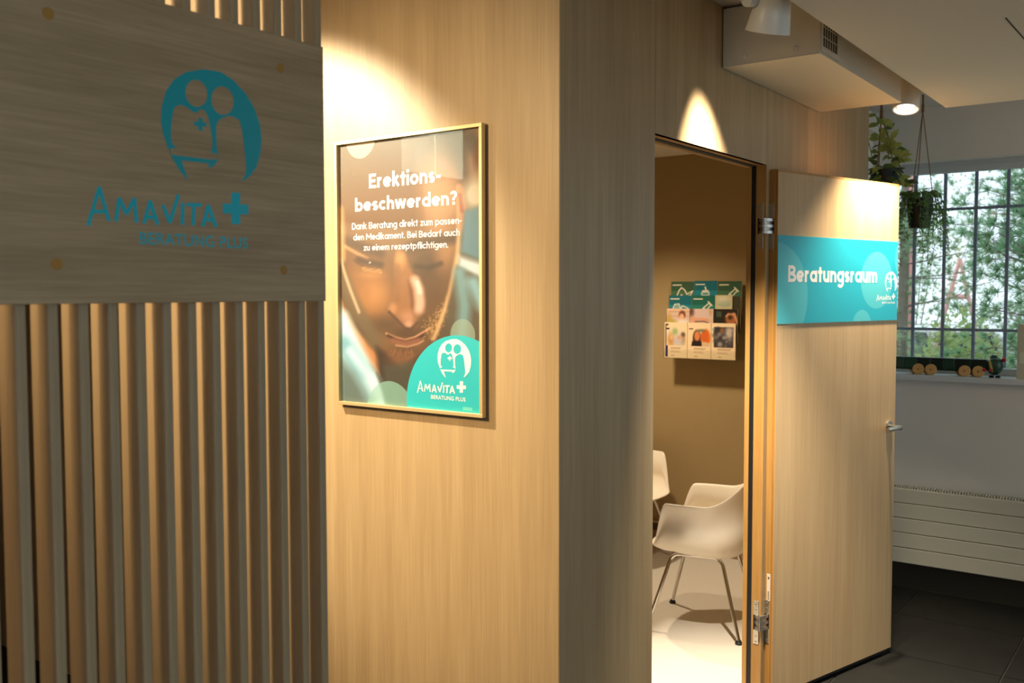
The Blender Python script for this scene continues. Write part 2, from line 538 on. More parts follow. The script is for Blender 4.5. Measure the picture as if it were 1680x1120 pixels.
def put_logo(o, ux, uz, c, width, m, parent, wordmat=None, height=None):
    """emblem, wordmark and small line; c = plane position of the emblem's top centre"""
    sx = width/LOGO_W
    hh = LOGO['em'][0][:, 1].max()-LOGO['em'][0][:, 1].min()
    sy = height/hh if height else sx
    o = np.array(o); ux = np.array(ux); uz = np.array(uz)
    def tr(p):
        p = (np.array(p)-LOGO_C)*np.array([sx, sy])+np.array(c)
        return o+p[:, :1]*ux+p[:, 1:]*uz
    v, f = fill_curve(LOGO['em'])
    g = G(); g.add(tr(v), f)
    v, f = fill_curve([LOGO['cross']]); g.add(tr(v), f)
    g.build('emblem', m, parent)
    g = G()
    nrm = np.cross(ux, uz)
    for i_, q in enumerate(LOGO['word']): g.add(tr(q)+nrm*0.00006*(i_ % 4), [(0, 1, 2, 3)])
    g.build('wordmark', wordmat or m, parent)
    v, f = fill_curve([LOGO['plus']])
    G().add(tr(v), f).build('plus_mark', wordmat or m, parent)
    t0, t1, cap = LOGO['txt']
    a = (np.array(t0)-LOGO_C)*[sx, sy]+c; b = (np.array(t1)-LOGO_C)*[sx, sy]+c
    put_text('subtitle', 'BERATUNG PLUS', o, ux, uz, a[0], b[0], a[1], cap*sy, wordmat or m, parent, bold=0.008, spacing=1.06, base1=a[1])


# ---- colour-printed sheets: a fine grid carrying a colour attribute
PRINT = None


def print_material(name, circles=(), rough=0.4):
    """colour attribute 'ink' with printed translucent discs (u, v, radius_u, radius_v, colour, alpha) over it, in sheet coordinates"""
    m = bpy.data.materials.new(name); m.use_nodes = True
    nt = m.node_tree; N = nt.nodes; L = nt.links
    p = N['Principled BSDF']; p.inputs['Roughness'].default_value = rough
    at_ = N.new('ShaderNodeAttribute'); at_.attribute_name = 'ink'
    src = at_.outputs['Color']
    if circles:
        uvn = N.new('ShaderNodeAttribute'); uvn.attribute_name = 'sheet'
        for (cu, cv, r, col, al) in circles:
            ds = N.new('ShaderNodeVectorMath'); ds.operation = 'DISTANCE'
            ds.inputs[1].default_value = (cu, cv, 0)
            L.new(uvn.outputs['Vector'], ds.inputs[0])
            lt = N.new('ShaderNodeMath'); lt.operation = 'LESS_THAN'; lt.inputs[1].default_value = r
            L.new(ds.outputs['Value'], lt.inputs[0])
            mu = N.new('ShaderNodeMath'); mu.operation = 'MULTIPLY'; mu.inputs[1].default_value = al
            L.new(lt.outputs[0], mu.inputs[0])
            mx = N.new('ShaderNodeMix'); mx.data_type = 'RGBA'; mx.inputs['B'].default_value = col
            L.new(mu.outputs[0], mx.inputs['Factor']); L.new(src, mx.inputs['A'])
            src = mx.outputs['Result']
    L.new(src, p.inputs['Base Color'])
    return m


def lin(a):
    a = np.clip(np.asarray(a, float)/255, 0, 1)
    return np.where(a <= .04045, a/12.92, ((a+.055)/1.055)**2.4)


def sheet(name, o, ux, uz, W, H, nu, nv, fn, m, parent):
    """printed sheet: fn(u, v) with u, v in 0..1 (v from the top) gives sRGB 0..255 colours"""
    u = np.linspace(0, 1, nu+1); v = np.linspace(0, 1, nv+1)
    UU, VV = np.meshgrid(u, v)
    P = np.array(o) + (UU.ravel()*W)[:, None]*np.array(ux) + ((1-VV.ravel())*H)[:, None]*np.array(uz)
    i = np.arange(nu*nv); r = i//nu; c = i % nu
    a = r*(nu+1)+c
    F = np.stack([a+nu+1, a+nu+2, a+1, a], 1)
    ob = mesh_obj(name, P, [tuple(int(x) for x in q) for q in F], m, parent)
    colr = np.ones((len(P), 4)); colr[:, :3] = lin(fn(UU, VV).reshape(-1, 3))
    ca = ob.data.color_attributes.new('ink', 'FLOAT_COLOR', 'POINT')
    ca.data.foreach_set('color', colr.ravel().astype(np.float32))
    sa = ob.data.attributes.new('sheet', 'FLOAT_VECTOR', 'POINT')
    sv = np.stack([UU.ravel()*W, (1-VV.ravel())*H, np.zeros(len(P))], 1)
    sa.data.foreach_set('vector', sv.ravel().astype(np.float32))
    return ob


class Paint:
    def __init__(s, X, Y, base):
        s.X, s.Y = X, Y
        s.I = np.empty(X.shape+(3,)); s.I[:] = base

    def mix(s, a, col):
        a = np.clip(a, 0, 1)[..., None]
        s.I = s.I*(1-a)+np.array(col, float)*a

    def blob(s, cx, cy, rx, ry, col, al=1.0, rot=0, soft=1.0):
        t = math.radians(rot); dx = s.X-cx; dy = s.Y-cy
        u = (dx*math.cos(t)+dy*math.sin(t))/rx; v = (-dx*math.sin(t)+dy*math.cos(t))/ry
        d = np.sqrt(u*u+v*v)
        s.mix(al*np.clip((1+soft/2-d)/soft, 0, 1)**1.2, col)

    def line(s, pts, wd, col, al=1.0, soft=0.8):
        D = np.full(s.X.shape, 1e9)
        for (ax, ay), (bx, by) in zip(pts[:-1], pts[1:]):
            dx, dy = bx-ax, by-ay
            t = np.clip(((s.X-ax)*dx+(s.Y-ay)*dy)/(dx*dx+dy*dy), 0, 1)
            D = np.minimum(D, np.hypot(s.X-ax-t*dx, s.Y-ay-t*dy))
        s.mix(al*np.clip((1+soft/2-D/wd)/soft, 0, 1), col)

    def poly(s, pts, col, al=1.0, soft=4.0):
        inside = np.zeros(s.X.shape, bool); D = np.full(s.X.shape, 1e9)
        n = len(pts)
        for i in range(n):
            (ax, ay), (bx, by) = pts[i], pts[(i+1) % n]
            if ay != by:
                c = ((ay > s.Y) != (by > s.Y)) & (s.X < (bx-ax)*(s.Y-ay)/(by-ay)+ax)
                inside ^= c
            dx, dy = bx-ax, by-ay
            t = np.clip(((s.X-ax)*dx+(s.Y-ay)*dy)/(dx*dx+dy*dy+1e-9), 0, 1)
            D = np.minimum(D, np.hypot(s.X-ax-t*dx, s.Y-ay-t*dy))
        sd = np.where(inside, D, -D)
        s.mix(al*np.clip(.5+sd/soft, 0, 1), col)

    def rect(s, x0, y0, x1, y1, col, al=1.0):
        s.mix(al*((s.X >= x0) & (s.X <= x1) & (s.Y >= y0) & (s.Y <= y1)), col)


# ================================================================== SETTING
CZ = 2.745            # main ceiling
# ---- floor: dark tiles of the corridor
fl = empty('floor', (0.0, 0.0, 0.0), kind='structure')
G().box(-4.5, 3.2, -5.0, 3.54, -0.10, -0.006).build('grout_bed', GROUT, fl)
tile_me = None
TS, TG = 0.60, 0.003
y_joint = 2.432
for ix in range(-1, 6):
    for iy in range(-3, 3):
        x0 = 0.16+ix*TS - 0.6*0; y0 = y_joint+iy*TS
        x1 = x0+TS; y1 = min(y0+TS, 3.54)
        if x1 > 3.2: continue
        if x0 < 0.0 and y1 > 0: continue
        G().box(x0+TG, x1-TG, y0+TG, y1-TG, -0.02, 0.0).build('tile', TILE, fl, bevel=0.001)
G().box(-4.4, 0.155, -4.9, -0.0, -0.02, 0.0).build('tile', TILE, fl)
# strip of cut tiles along the cubicle foot
for iy in range(-4, 3):
    y0 = y_joint+iy*TS
    if y0 < 0: y0 = 0.0
    y1 = min(y_joint+(iy+1)*TS, 3.54)
    if y1 <= 0.02: continue
    G().box(-0.02, 0.16-TG, y0+TG, y1-TG, -0.02, 0.0).build('tile', TILE, fl)
G().box(-0.148, -0.022, 2.924, 3.54, -0.02, 0.0).build('tile', TILE, fl)
# pale floor of the consulting room
rf = G().box(-2.0, -0.15, 0.08, 3.5, -0.02, 0.004).box(-0.15, -0.0, 0.08, 2.90, -0.02, 0.004).build('floor_consulting_room', ROOMFLOOR); tag(rf, kind='structure')

# ---- ceiling: main slab and the suspended white panel over the corridor
ce = empty('ceiling', (0.0, 0.0, CZ), kind='structure')
G().box(-4.5, 3.2, -5.0, 3.7, CZ, CZ+0.1).build('slab', CEIL, ce)
SX, SY, SZ = 0.49, 2.355, 2.52
sp = G().box(SX, 3.2, -1.2, SY, SZ, CZ-0.001).build('suspended_panel', CEIL, ce, bevel=0.002)
a = at(1650, 29, 2, SZ); b = at(1680, 63, 2, SZ)
d = (b-a)/np.linalg.norm(b-a); n_ = np.array([-d[1], d[0], 0])
e = a+d*0.45
g = G()
q = [a+n_*0.0018, e+n_*0.0018, e-n_*0.0018, a-n_*0.0018]
g.add([(p[0], p[1], SZ-0.0015) for p in q]+[(p[0], p[1], SZ+0.004) for p in q], [(0, 1, 2, 3), (0, 4, 5, 1), (1, 5, 6, 2), (2, 6, 7, 3), (3, 7, 4, 0)])
g.build('hatch_joint', mat('shadow_gap', srgb(60, 54, 44), 0.9), ce)

# ---- cubicle front wall (carries the poster)
wf = empty('wall_front', (-1.8, 0.05, 0.0), kind='structure')
G().box(-4.4, -0.0015, 0.0, 0.018, 0.0, CZ).build('panel', OAK_V, wf)
G().box(-4.4, -0.08, 0.02, 0.075, 0.0, CZ).build('lining', BROWN, wf)

# ---- cubicle side wall with the door opening
DY0, DY1, DZ = 0.560, 1.517, 2.221
WE = 2.908
wr = empty('wall_right', (-0.04, 1.4, 0.0), kind='structure')
gp = 0.0012
G().box(-0.018, 0.0, 0.0015, DY0-gp, 0.0, CZ).build('panel', OAK_V, wr)
G().box(-0.018, 0.0, DY0+gp, DY1-gp, DZ, CZ).build('panel', OAK_V, wr)
G().box(-0.018, 0.0, DY1+gp, WE, 0.0, CZ).build('panel', OAK_V, wr)
G().box(-0.078, -0.019, 0.02, DY0-0.02, 0.0, CZ).build('lining', BROWN, wr)
G().box(-0.078, -0.019, DY0-0.02, DY1+0.02, DZ+0.02, CZ).build('lining', BROWN, wr)
G().box(-0.078, -0.019, DY1+0.02, WE, 0.0, CZ).build('lining', BROWN, wr)
G().box(-0.23, -0.15, WE, 3.54, 0.0, CZ).build('return_wall', PLASTER, wr)
G().box(-0.15, -0.0, WE, WE+0.012, 0.0, CZ).build('end_panel', OAK_V, wr)

# ---- room shell
w_ = G().box(-2.08, -2.0, 0.08, 3.54, 0.0, CZ).build('wall_left', BROWN); tag(w_, kind='structure')
c_ = G().box(-2.0, -0.08, 0.08, 3.5, 2.60, 2.68).build('ceiling_consulting_room', CEIL); tag(c_, kind='structure')
bl = G().box(-2.0, -0.23, 3.50, 3.54, 0.0, 2.60).build('wall_back_lining', BROWN); tag(bl, kind='structure')
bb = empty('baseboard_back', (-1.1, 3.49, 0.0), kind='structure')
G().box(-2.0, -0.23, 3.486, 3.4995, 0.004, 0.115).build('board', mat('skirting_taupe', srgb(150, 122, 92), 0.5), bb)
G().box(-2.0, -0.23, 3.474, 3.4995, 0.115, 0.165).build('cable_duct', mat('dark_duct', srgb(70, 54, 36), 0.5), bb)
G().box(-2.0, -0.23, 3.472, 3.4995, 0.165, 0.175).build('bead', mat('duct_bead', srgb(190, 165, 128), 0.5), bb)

# ---- building wall with the window
WX0, WX1, WZ0, WZ1 = -0.13, 2.35, 1.24, 2.445
wb = empty('wall_back', (1.4, 3.6, 0.0), kind='structure')
G().box(-2.08, WX0, 3.54, 3.80, 0.0, CZ).build('masonry', PLASTER, wb)
G().box(WX1, 3.2, 3.54, 3.80, 0.0, CZ).build('masonry', PLASTER, wb)
G().box(WX0, WX1, 3.54, 3.80, WZ1, CZ).build('masonry', PLASTER, wb)
G().box(WX0, WX1, 3.54, 3.80, 0.0, WZ0-0.035).build('masonry', PLASTER, wb)
bw = G().box(-0.14, 3.1, 3.526, 3.5395, 0.0, 0.17).build('radiator_shade_strip', mat('painted_shade', srgb(66, 58, 44), .7)); tag(bw, kind='structure')  # dark strip added for the shade on the wall below the radiator
# outer shop walls (behind the camera)
for nm, bx in (('wall_rear', (-4.5, 3.2, -5.0, -4.9)), ('wall_outer_left', (-4.5, -4.4, -4.9, 0.0))):
    o_ = G().box(*bx, 0.0, CZ).build(nm, mat(nm+'_paint', srgb(150, 132, 108), 0.7)); tag(o_, kind='structure')
wo = empty('wall_outer_right', (3.15, 0, 0), kind='structure')
OY0, OY1, OZ0, OZ1 = -3.9, -0.75, 0.7, 2.45  # unseen opening, placed and sized to put daylight on the sign board
G().box(3.1, 3.2, -4.9, OY0, 0, CZ).build('masonry', PLASTER, wo)
G().box(3.1, 3.2, OY0, OY1, 0, OZ0).build('masonry', PLASTER, wo)
G().box(3.1, 3.2, OY0, OY1, OZ1, CZ).build('masonry', PLASTER, wo)
G().box(3.1, 3.2, OY1, 1.5, 0, CZ).build('masonry', PLASTER, wo)
G().box(3.1, 3.2, 1.5, 3.4, 0, 0.4).build('masonry', PLASTER, wo)  # gap above this low wall added to bring daylight to the window wall
G().box(3.1, 3.2, 1.5, 3.4, 2.5, CZ).build('masonry', PLASTER, wo)
G().box(3.1, 3.2, 3.4, 3.54, 0, CZ).build('masonry', PLASTER, wo)

# ---- window: frame, glass, sill
wn = empty('window_1', (1.2, 3.66, WZ0), kind='structure')
fy0, fy1 = 3.655, 3.71
G().box(WX0, WX1, fy0, fy1, 2.385, WZ1).build('frame', WFRAME, wn, bevel=0.004)
G().box(WX0, WX1, fy0-0.012, fy0-0.0005, 2.418, WZ1).build('blind_rail', mat('rail_paint', srgb(186, 190, 188), 0.5), wn, bevel=0.003)
G().box(WX0, WX1, fy0, fy1, WZ0, WZ0+0.042).build('frame', WFRAME, wn, bevel=0.004)
G().box(WX0, WX0+0.04, fy0, fy1, WZ0+0.042, 2.385).build('frame', WFRAME, wn, bevel=0.004)
G().box(WX1-0.04, WX1, fy0, fy1, WZ0+0.042, 2.385).build('frame', WFRAME, wn, bevel=0.004)
G().box(1.16, 1.22, fy0, fy1, WZ0+0.042, 2.385).build('frame', WFRAME, wn, bevel=0.004)
G().box(WX0+0.04, 1.16, 3.680, 3.686, WZ0+0.042, 2.385).build('pane', GLASS, wn)
G().box(1.22, WX1-0.04, 3.680, 3.686, WZ0+0.042, 2.385).build('pane', GLASS, wn)
G().box(-0.145, WX1+0.05, 3.49, fy0, WZ0-0.034, WZ0).build('sill', SILLM, wn, bevel=0.004)

# ---- security grille outside the glass
GY = 3.83
gr = empty('security_grille', (1.2, GY, WZ0), 'grey steel bar grille fixed outside the window panes', 'window grille')
gx_a = at(1499, 470, 1, GY)[0]; gx_s = (at(1651, 470, 1, GY)[0]-gx_a)/3
for i in range(0, 15):
    x = gx_a+i*gx_s
    if x > WX1: break
    G().box(x-0.0085, x+0.0085, GY-0.008, GY+0.008, WZ0-0.06, WZ1+0.06).build('upright_bar', BARM, gr)
for z in (at(1597, 541, 1, GY)[2], at(1597, 341.5, 1, GY)[2]):
    G().box(WX0-0.05, WX1, GY-0.016, GY-0.008, z-0.008, z+0.008).build('cross_bar', BARM, gr)

# ---- door: leaf, frame, hinges, lever
TH = math.atan(0.282)
du = np.array([math.sin(TH), math.cos(TH), 0.0]); dn = np.array([math.cos(TH), -math.sin(TH), 0.0])
HA = np.array([0.036, 1.546, 0.0])          # hinge-side front corner of the leaf
LW, LT, LZ0, LZ1 = 0.912, 0.042, 0.030, 2.206


def leaf(u, n, z):
    p = HA+du*u+dn*n
    return (p[0], p[1], z)


dr = empty('door_1', (0.05, 1.55, 0.0), kind='structure')
tag(dr, label='open oak consulting-room door leaf with its timber frame')
LTf = 0.014
lf = G().box(0, LW, -LT, -LTf, LZ0, LZ1, leaf).build('leaf_core', PINE, dr, bevel=0.0008)
G().box(0.0, 0.0025, -LTf, -LTf+0.004, LZ0, LZ1, leaf).build('edge_bead', PINE, dr)
G().box(0.004, LW, -LTf, -0.0012, LZ0, LZ1-0.002, leaf).build('lipping', PINE2, dr)
OAK_D = wood('oak_door_face', srgb(178, 144, 102), srgb(208, 178, 134), 2)
G().box(0.004, LW, -0.0012, 0.0, LZ0, LZ1-0.012, leaf).build('leaf_face', OAK_D, dr)
G().box(0.004, LW, -0.0012, 0.0, LZ1-0.012, LZ1-0.002, leaf).build('top_lipping', PINE, dr)
G().box(0.02, LW-0.02, -LT+0.008, -0.008, 0.012, LZ0, leaf).build('gap_strip', BLACK, dr)  # black strip set in the gap under the leaf


def frame_profile(yf, sgn):
    pass


# frame: jamb + seal + stop on three sides (stepped reveal)
def reveal(name, m, x0, x1, off):
    """one upright pair and head of the stepped reveal"""
    G().box(x0, x1, DY1-off, DY1+0.02, 0.0, DZ-off).build(name, m, dr)
    G().box(x0, x1, DY0-0.02, DY0+off, 0.0, DZ-off).build(name, m, dr)
    G().box(x0, x1, DY0-0.02, DY1+0.02, DZ-off, DZ+0.02).build(name, m, dr)


reveal('jamb', PINE, -0.043, -0.0005, 0.0)
reveal('seal', BLACK, -0.060, -0.043, 0.004)
reveal('stop', PINE, -0.079, -0.060, 0.008)

for z0, z1 in ((at(1252, 408, 1, DY1)[2], at(1252, 333, 1, DY1)[2]), (at(1245, 1057, 1, DY1)[2], at(1245, 986, 1, DY1)[2])):
    hg = empty('hinge', (0.0, DY1, (z0+z1)/2)); hg.parent = dr
    hg.location = (0.0-0.05, DY1-1.55, (z0+z1)/2)
    h = z1-z0; zm = (z0+z1)/2
    b0, b1 = z0+h*0.33, z0+h*0.67

    def plate(nm, T):
        gg = G()
        for a0, a1 in ((z0, b0), (b1, z1)):
            gg.box(-0.012, 0.012, -0.0005, 0.0022, a0, a1, T)
        o_ = gg.build(nm, NICKEL, hg, bevel=0.0015)
        gs = G()
        for zz in (z0+h*0.07, z0+h*0.19, z1-h*0.07, z1-h*0.19):
            c = np.array(T(0.0, 0.0022, zz)); nn = np.array(T(0, 1, 0))-np.array(T(0, 0, 0))
            gs.lathe([(0.0045, 0), (0.004, 0.0010), (0.0015, 0.0002)], c, nn, 10)
        gs.build('screw', STEEL, hg)
        G().box(-0.012, 0.012, -0.012, 0.0008, b0, b1, T).build('pocket', BLACK, hg)
    Tj = lambda s, o_, z: (-0.022+s, DY1-o_, z)
    plate('frame_plate', Tj)
    hb = HA+dn*(-0.027)
    Td = lambda s, o_, z: tuple(hb+dn*s-du*o_+np.array([0, 0, z]))
    plate('leaf_plate', Td)
    gk = G()
    pA = np.array([-0.026, DY1+0.002, 0]); pM = np.array([-0.004, DY1-0.014, 0]); pB = hb+dn*0.006+du*0.004-np.array([0, 0, 0])
    pM2 = (pM+hb-du*0.012)/2
    nseg = 5
    for k in range(nseg):
        za = b0+(b1-b0)*(k+.04)/nseg; zb = b0+(b1-b0)*(k+.96)/nseg
        pts = [pA, pM, pM2, pB] if k % 2 == 0 else [pA+np.array([0.004, 0, 0]), pM, pM2, pB-dn*0.006]
        for p_, q_ in zip(pts[:-1], pts[1:]):
            t = (q_-p_)/np.linalg.norm(q_-p_); nn = np.array([t[1], -t[0], 0])*0.0035
            gk.add([(*(p_+nn)[:2], za), (*(q_+nn)[:2], za), (*(q_-nn)[:2], za), (*(p_-nn)[:2], za),
                    (*(p_+nn)[:2], zb), (*(q_+nn)[:2], zb), (*(q_-nn)[:2], zb), (*(p_-nn)[:2], zb)],
                   [(0, 3, 2, 1), (4, 5, 6, 7), (0, 1, 5, 4), (1, 2, 6, 5), (2, 3, 7, 6), (3, 0, 4, 7)])
    gk.build('link_arm', NICKEL, hg)
# sticker on the hinge edge of the leaf
Tl = lambda s, o_, z: tuple(HA+dn*(-0.020+s)-du*o_+np.array([0, 0, z]))
zs0 = at(1258, 984, 1, 1.556)[2]; zs1 = at(1258, 940, 1, 1.556)[2]
G().box(-0.009, 0.009, 0.0, 0.0006, zs0, zs1, Tl).build('sticker', mat('sticker_paper', srgb(222, 206, 184), 0.6), dr)
gm = G()
gm.box(-0.004, 0.004, 0.0006, 0.0009, zs1-0.022, zs1-0.012, Tl)
for k in range(6): gm.box(-0.004, 0.004, 0.0006, 0.0009, zs0+0.006+k*0.006, zs0+0.009+k*0.006, Tl)
gm.build('sticker_print', mat('grey_ink', srgb(96, 84, 72), 0.6), dr)
# lever handle
hd = empty('handle', leaf(LW-0.055, 0, 1.03)); hd.parent = dr
BASE[hd.name] = (0.05, 1.55, 0.0); hd.location = (0, 0, 0)
zh = at(1467, 695, 0, HA[0]+du[0]*(LW-0.05))[2]
cR = np.array(leaf(LW-0.052, 0, zh))
autosmooth(G().lathe([(0.026, 0), (0.026, 0.005), (0.023, 0.008)], cR, dn, 28).build('rosette', STEEL, hd))
neck = [cR+dn*0.004, cR+dn*0.05, cR+dn*0.062-du*0.004, cR+dn*0.068-du*0.016, cR+dn*0.068-du*0.125]
autosmooth(G().tube(neck, [0.0085, 0.0085, 0.0095, 0.010, 0.010], 16).build('lever', STEEL, hd), 50)


# ================================================================== THINGS
# ---- slat screen
ss = empty('slat_screen', (-0.09, -1.3, 0.0), 'open screen of upright oak slats standing left of the poster wall', 'slat screen')
PITCH_S, FRONT_S = 0.0531, 0.0185
XS = -0.062
slat_me = None
for k in range(0, 24):
    yr = -0.8150-k*PITCH_S
    y0 = yr-FRONT_S
    if slat_me is None:
        g = G()
        r = 0.003
        prof = [(0, 0), (FRONT_S, 0)]
        x0, x1 = -0.058, 0.0
        pts = [(x1, r), (x1-r*.3, r*.3), (x1-r, 0), (x0+r, 0), (x0, r), (x0, FRONT_S-r), (x0+r, FRONT_S), (x1-r, FRONT_S), (x1-r*.3, FRONT_S-r*.3), (x1, FRONT_S-r)]
        n = len(pts)
        v = [(p[0], p[1], z) for z in (0.0, CZ) for p in pts]
        f = [(i, (i+1) % n, n+(i+1) % n, n+i) for i in range(n)]+[tuple(range(n))[::-1], tuple(range(n, 2*n))]
        slat_me = bpy.data.meshes.new('slat'); slat_me.from_pydata(v, [], f); slat_me.materials.append(OAK_SLAT)
        bm = bmesh.new(); bm.from_mesh(slat_me); bmesh.ops.recalc_face_normals(bm, faces=bm.faces[:]); bm.to_mesh(slat_me); bm.free()
    o = bpy.data.objects.new('slat', slat_me); COL.objects.link(o)
    o.parent = ss; o.location = (XS-(-0.09), y0-(-1.3), 0.0)

# ---- sign board on the screen
BZ0, BZ1 = 1.692, at(530.5, 77, 0, XB)[2]
BY1 = at(531.5, 200, 0, XB)[1]
sb = empty('sign_board', (XB-0.006, -1.3, BZ0), 'wide oak sign board with turquoise emblem screwed to the slats', 'sign')
G().box(XB-0.0115, XB, -2.05, BY1, BZ0, BZ1).build('board', OAK_H, sb, bevel=0.0012)
for (u, v, r) in ((79, 22, .0100), (460, 112, .0095), (93, 433, .0098), (465.5, 443, .0092)):
    h = at(u, v, 0, XB)
    autosmooth(G().lathe([(r, 0), (r*.97, .0005), (r*.9, .0007)], h, (1, 0, 0), 20).build('screw_cap', BRASS, sb))
TEAL2 = mat('turquoise_vinyl_letters', srgb(0, 180, 198), 0.4)
TEALE = mat('petrol_vinyl_emblem', srgb(0, 160, 172), 0.4)
put_logo((XB+0.0004, BO[1], BO[2]), (0, 1, 0), (0, 0, 1), LOGO_C, LOGO_W, TEALE, sb, TEAL2)

# ---- framed poster
PX0, PZ0, PW, PH = -0.8659, 1.3411, 0.612, 0.859
PF, FWD = -0.024, 0.011       # frame front plane, frame face width
fp = empty('framed_poster', (PX0+PW/2, -0.012, PZ0), 'pale gold framed poster of a downcast man hanging on the oak wall', 'poster')
x0, x1, z0, z1 = PX0, PX0+PW, PZ0, PZ0+PH
for bx in ((x0, x1, z1-FWD, z1), (x0, x1, z0, z0+FWD), (x0, x0+FWD, z0+FWD, z1-FWD), (x1-FWD, x1, z0+FWD, z1-FWD)):
    G().box(bx[0], bx[1], PF, -0.0065, bx[2], bx[3]).build('frame_bar', GOLDF, fp, bevel=0.0008)
G().box(x0+0.012, x1-0.012, -0.006, 0.0, z0+0.012, z1-0.012).build('backing', BLACK, fp)
ix0, ix1, iz0, iz1 = x0+FWD, x1-FWD, z0+FWD, z1-FWD
IW, IH = ix1-ix0, iz1-iz0
YP = -0.0120              # print plane


def poster_art(U, V):
    # position of each print point in the photograph's own pixel grid
    xl = 555+4*V; X = xl+(787-xl)*U
    top = 238-.125*(X-553); bot = 658+.0917*(X-559)
    Y = top+(bot-top)*V
    P = Paint(X, Y, (92, 74, 52))
    # hair and brow shadow, room at the upper left with reflection veil painted in
    P.blob(580, 300, 60, 90, (128, 108, 82), .9, soft=1.2)
    P.blob(655, 260, 90, 60, (96, 80, 56), .8, soft=1.2)
    P.blob(650, 360, 95, 85, (140, 98, 62), .95, soft=1.1)
    P.blob(725, 330, 34, 75, (178, 122, 76), .95, soft=1.0)
    P.blob(735, 345, 18, 55, (204, 150, 100), .75, soft=1.2)
    # the rest of the face (k: points measured on an enlarged detail of the picture)
    def k(*q): return [(550+x/3.695, 394+y/3.695) for x, y in q]
    def kb(x, y, rx, ry, col, al, soft=1.2, rot=0): P.blob(550+x/3.695, 394+y/3.695, rx/3.695, ry/3.695, col, al, rot, soft)
    P.poly(k((20, -160), (30, 120), (95, 300), (190, 500), (260, 640), (330, 720), (420, 790), (520, 720), (600, 600), (650, 500), (710, 300), (745, 80), (760, -160)), (118, 80, 48), .97, 22)
    P.blob(640, 330, 80, 60, (112, 84, 58), .45, soft=1.4)
    kb(400, -120, 330, 130, (128, 94, 62), .8, 1.4)
    kb(640, -180, 90, 240, (190, 136, 88), .75, 1.4)
    kb(215, 320, 130, 150, (172, 114, 64), .95, 1.3)
    kb(270, 330, 70, 80, (194, 132, 76), .55, 1.4)
    kb(150, 240, 60, 110, (150, 100, 60), .5, 1.4)
    kb(560, 150, 95, 150, (82, 58, 38), .9, 1.2)
    kb(600, 330, 80, 110, (100, 70, 44), .85, 1.2)
    kb(680, 60, 50, 110, (176, 124, 76), .65, 1.3, 8)
    # brows and lids
    P.line(k((40, -10), (110, 10), (190, 40), (290, 70)), 8, (72, 50, 34), .85, 1.3)
    P.line(k((60, 30), (120, 62), (205, 104)), 2.6, (206, 152, 100), .75, 1.3)
    P.line(k((150, 112), (210, 126), (290, 142)), 5.5, (60, 42, 30), .85, 1.3)
    P.line(k((120, 112), (180, 150), (250, 170)), 2.5, (84, 56, 36), .6, 1.3)
    kb(222, 128, 7, 5, (236, 226, 214), .9, .8)
    for q in range(26):
        x = 170+q*5; P.line(k((x, 152+q*.8), (x+6, 176+q*.8)), .5, (206, 150, 90), .6, 1.2)
    kb(230, 205, 70, 22, (186, 126, 74), .6, 1.4)
    P.line(k((470, 40), (560, 10), (660, -10), (735, -20)), 9, (66, 46, 30), .8, 1.3)
    P.line(k((505, 150), (580, 160), (650, 135)), 4, (54, 38, 26), .7, 1.4)
    # nose
    P.poly(k((390, 60), (440, 70), (470, 160), (500, 210), (538, 280), (550, 380), (545, 430), (512, 490), (470, 530), (440, 524), (400, 482), (352, 440), (340, 402), (362, 360), (380, 250), (376, 140)), (158, 104, 62), .95, 7)
    kb(412, 110, 30, 50, (206, 146, 88), .85, 1.3)
    P.line(k((395, 150), (392, 360)), 5, (136, 90, 54), .6, 1.5)
    P.line(k((470, 240), (482, 340), (494, 450)), 3.4, (112, 68, 46), .7, 1.4)
    P.line(k((500, 236), (522, 290), (530, 370), (524, 420)), 7.5, (226, 178, 150), .95, 1.1)
    P.line(k((514, 250), (530, 310)), 3.5, (246, 214, 194), .8, 1.2)
    kb(460, 470, 55, 48, (196, 134, 98), .85, 1.2)
    kb(462, 505, 26, 20, (222, 168, 138), .8, 1.2)
    kb(366, 410, 24, 32, (192, 132, 88), .85, 1.1)
    P.line(k((344, 430), (398, 486), (440, 530), (475, 536), (515, 496)), 2.2, (74, 46, 32), .75, 1.4)
    # moustache, mouth, beard shade
    kb(300, 510, 110, 52, (92, 66, 44), .8, 1.3)
    kb(440, 562, 130, 32, (86, 60, 40), .85, 1.2)
    kb(560, 500, 60, 60, (98, 70, 44), .8, 1.2)
    kb(300, 610, 90, 60, (134, 96, 62), .55, 1.4)
    P.line(k((325, 562), (385, 588), (440, 602), (500, 584), (585, 532)), 1.7, (216, 152, 112), .9, 1.2)
    P.line(k((335, 574), (390, 600), (442, 612), (505, 596), (575, 556)), 2.3, (70, 40, 30), .9, 1.1)
    P.line(k((370, 606), (440, 624), (520, 604)), 4.4, (150, 92, 66), .85, 1.2)
    P.line(k((385, 634), (450, 644), (520, 624), (548, 606)), 1.5, (206, 150, 112), .75, 1.3)
    kb(450, 668, 90, 18, (98, 68, 46), .7, 1.3)
    for _ in range(200):
        t = rng.random(); bx = 690-120*t+rng.normal(0, 26); by = 400+170*t+rng.normal(0, 26)
        kb(bx, by, 4.2, 3.6, (218, 166, 98), .6, 1.1)
    for _ in range(110):
        bx, by = rng.uniform(330, 490), rng.uniform(660, 790)
        kb(bx, by, 3.4, 8, (176, 110, 72), .45, 1.2)
    for _ in range(90):
        t = rng.random(); kb(70+130*t+rng.normal(0, 14), 260+270*t+rng.normal(0, 14), 4, 6, (150, 122, 92), .45, 1.2)
    # rim of the face on the right, ear
    P.line(k((752, -330), (756, -120), (748, 60), (728, 180), (705, 300), (668, 430), (630, 540), (608, 592)), 3.4, (232, 182, 124), .8, 1.4)
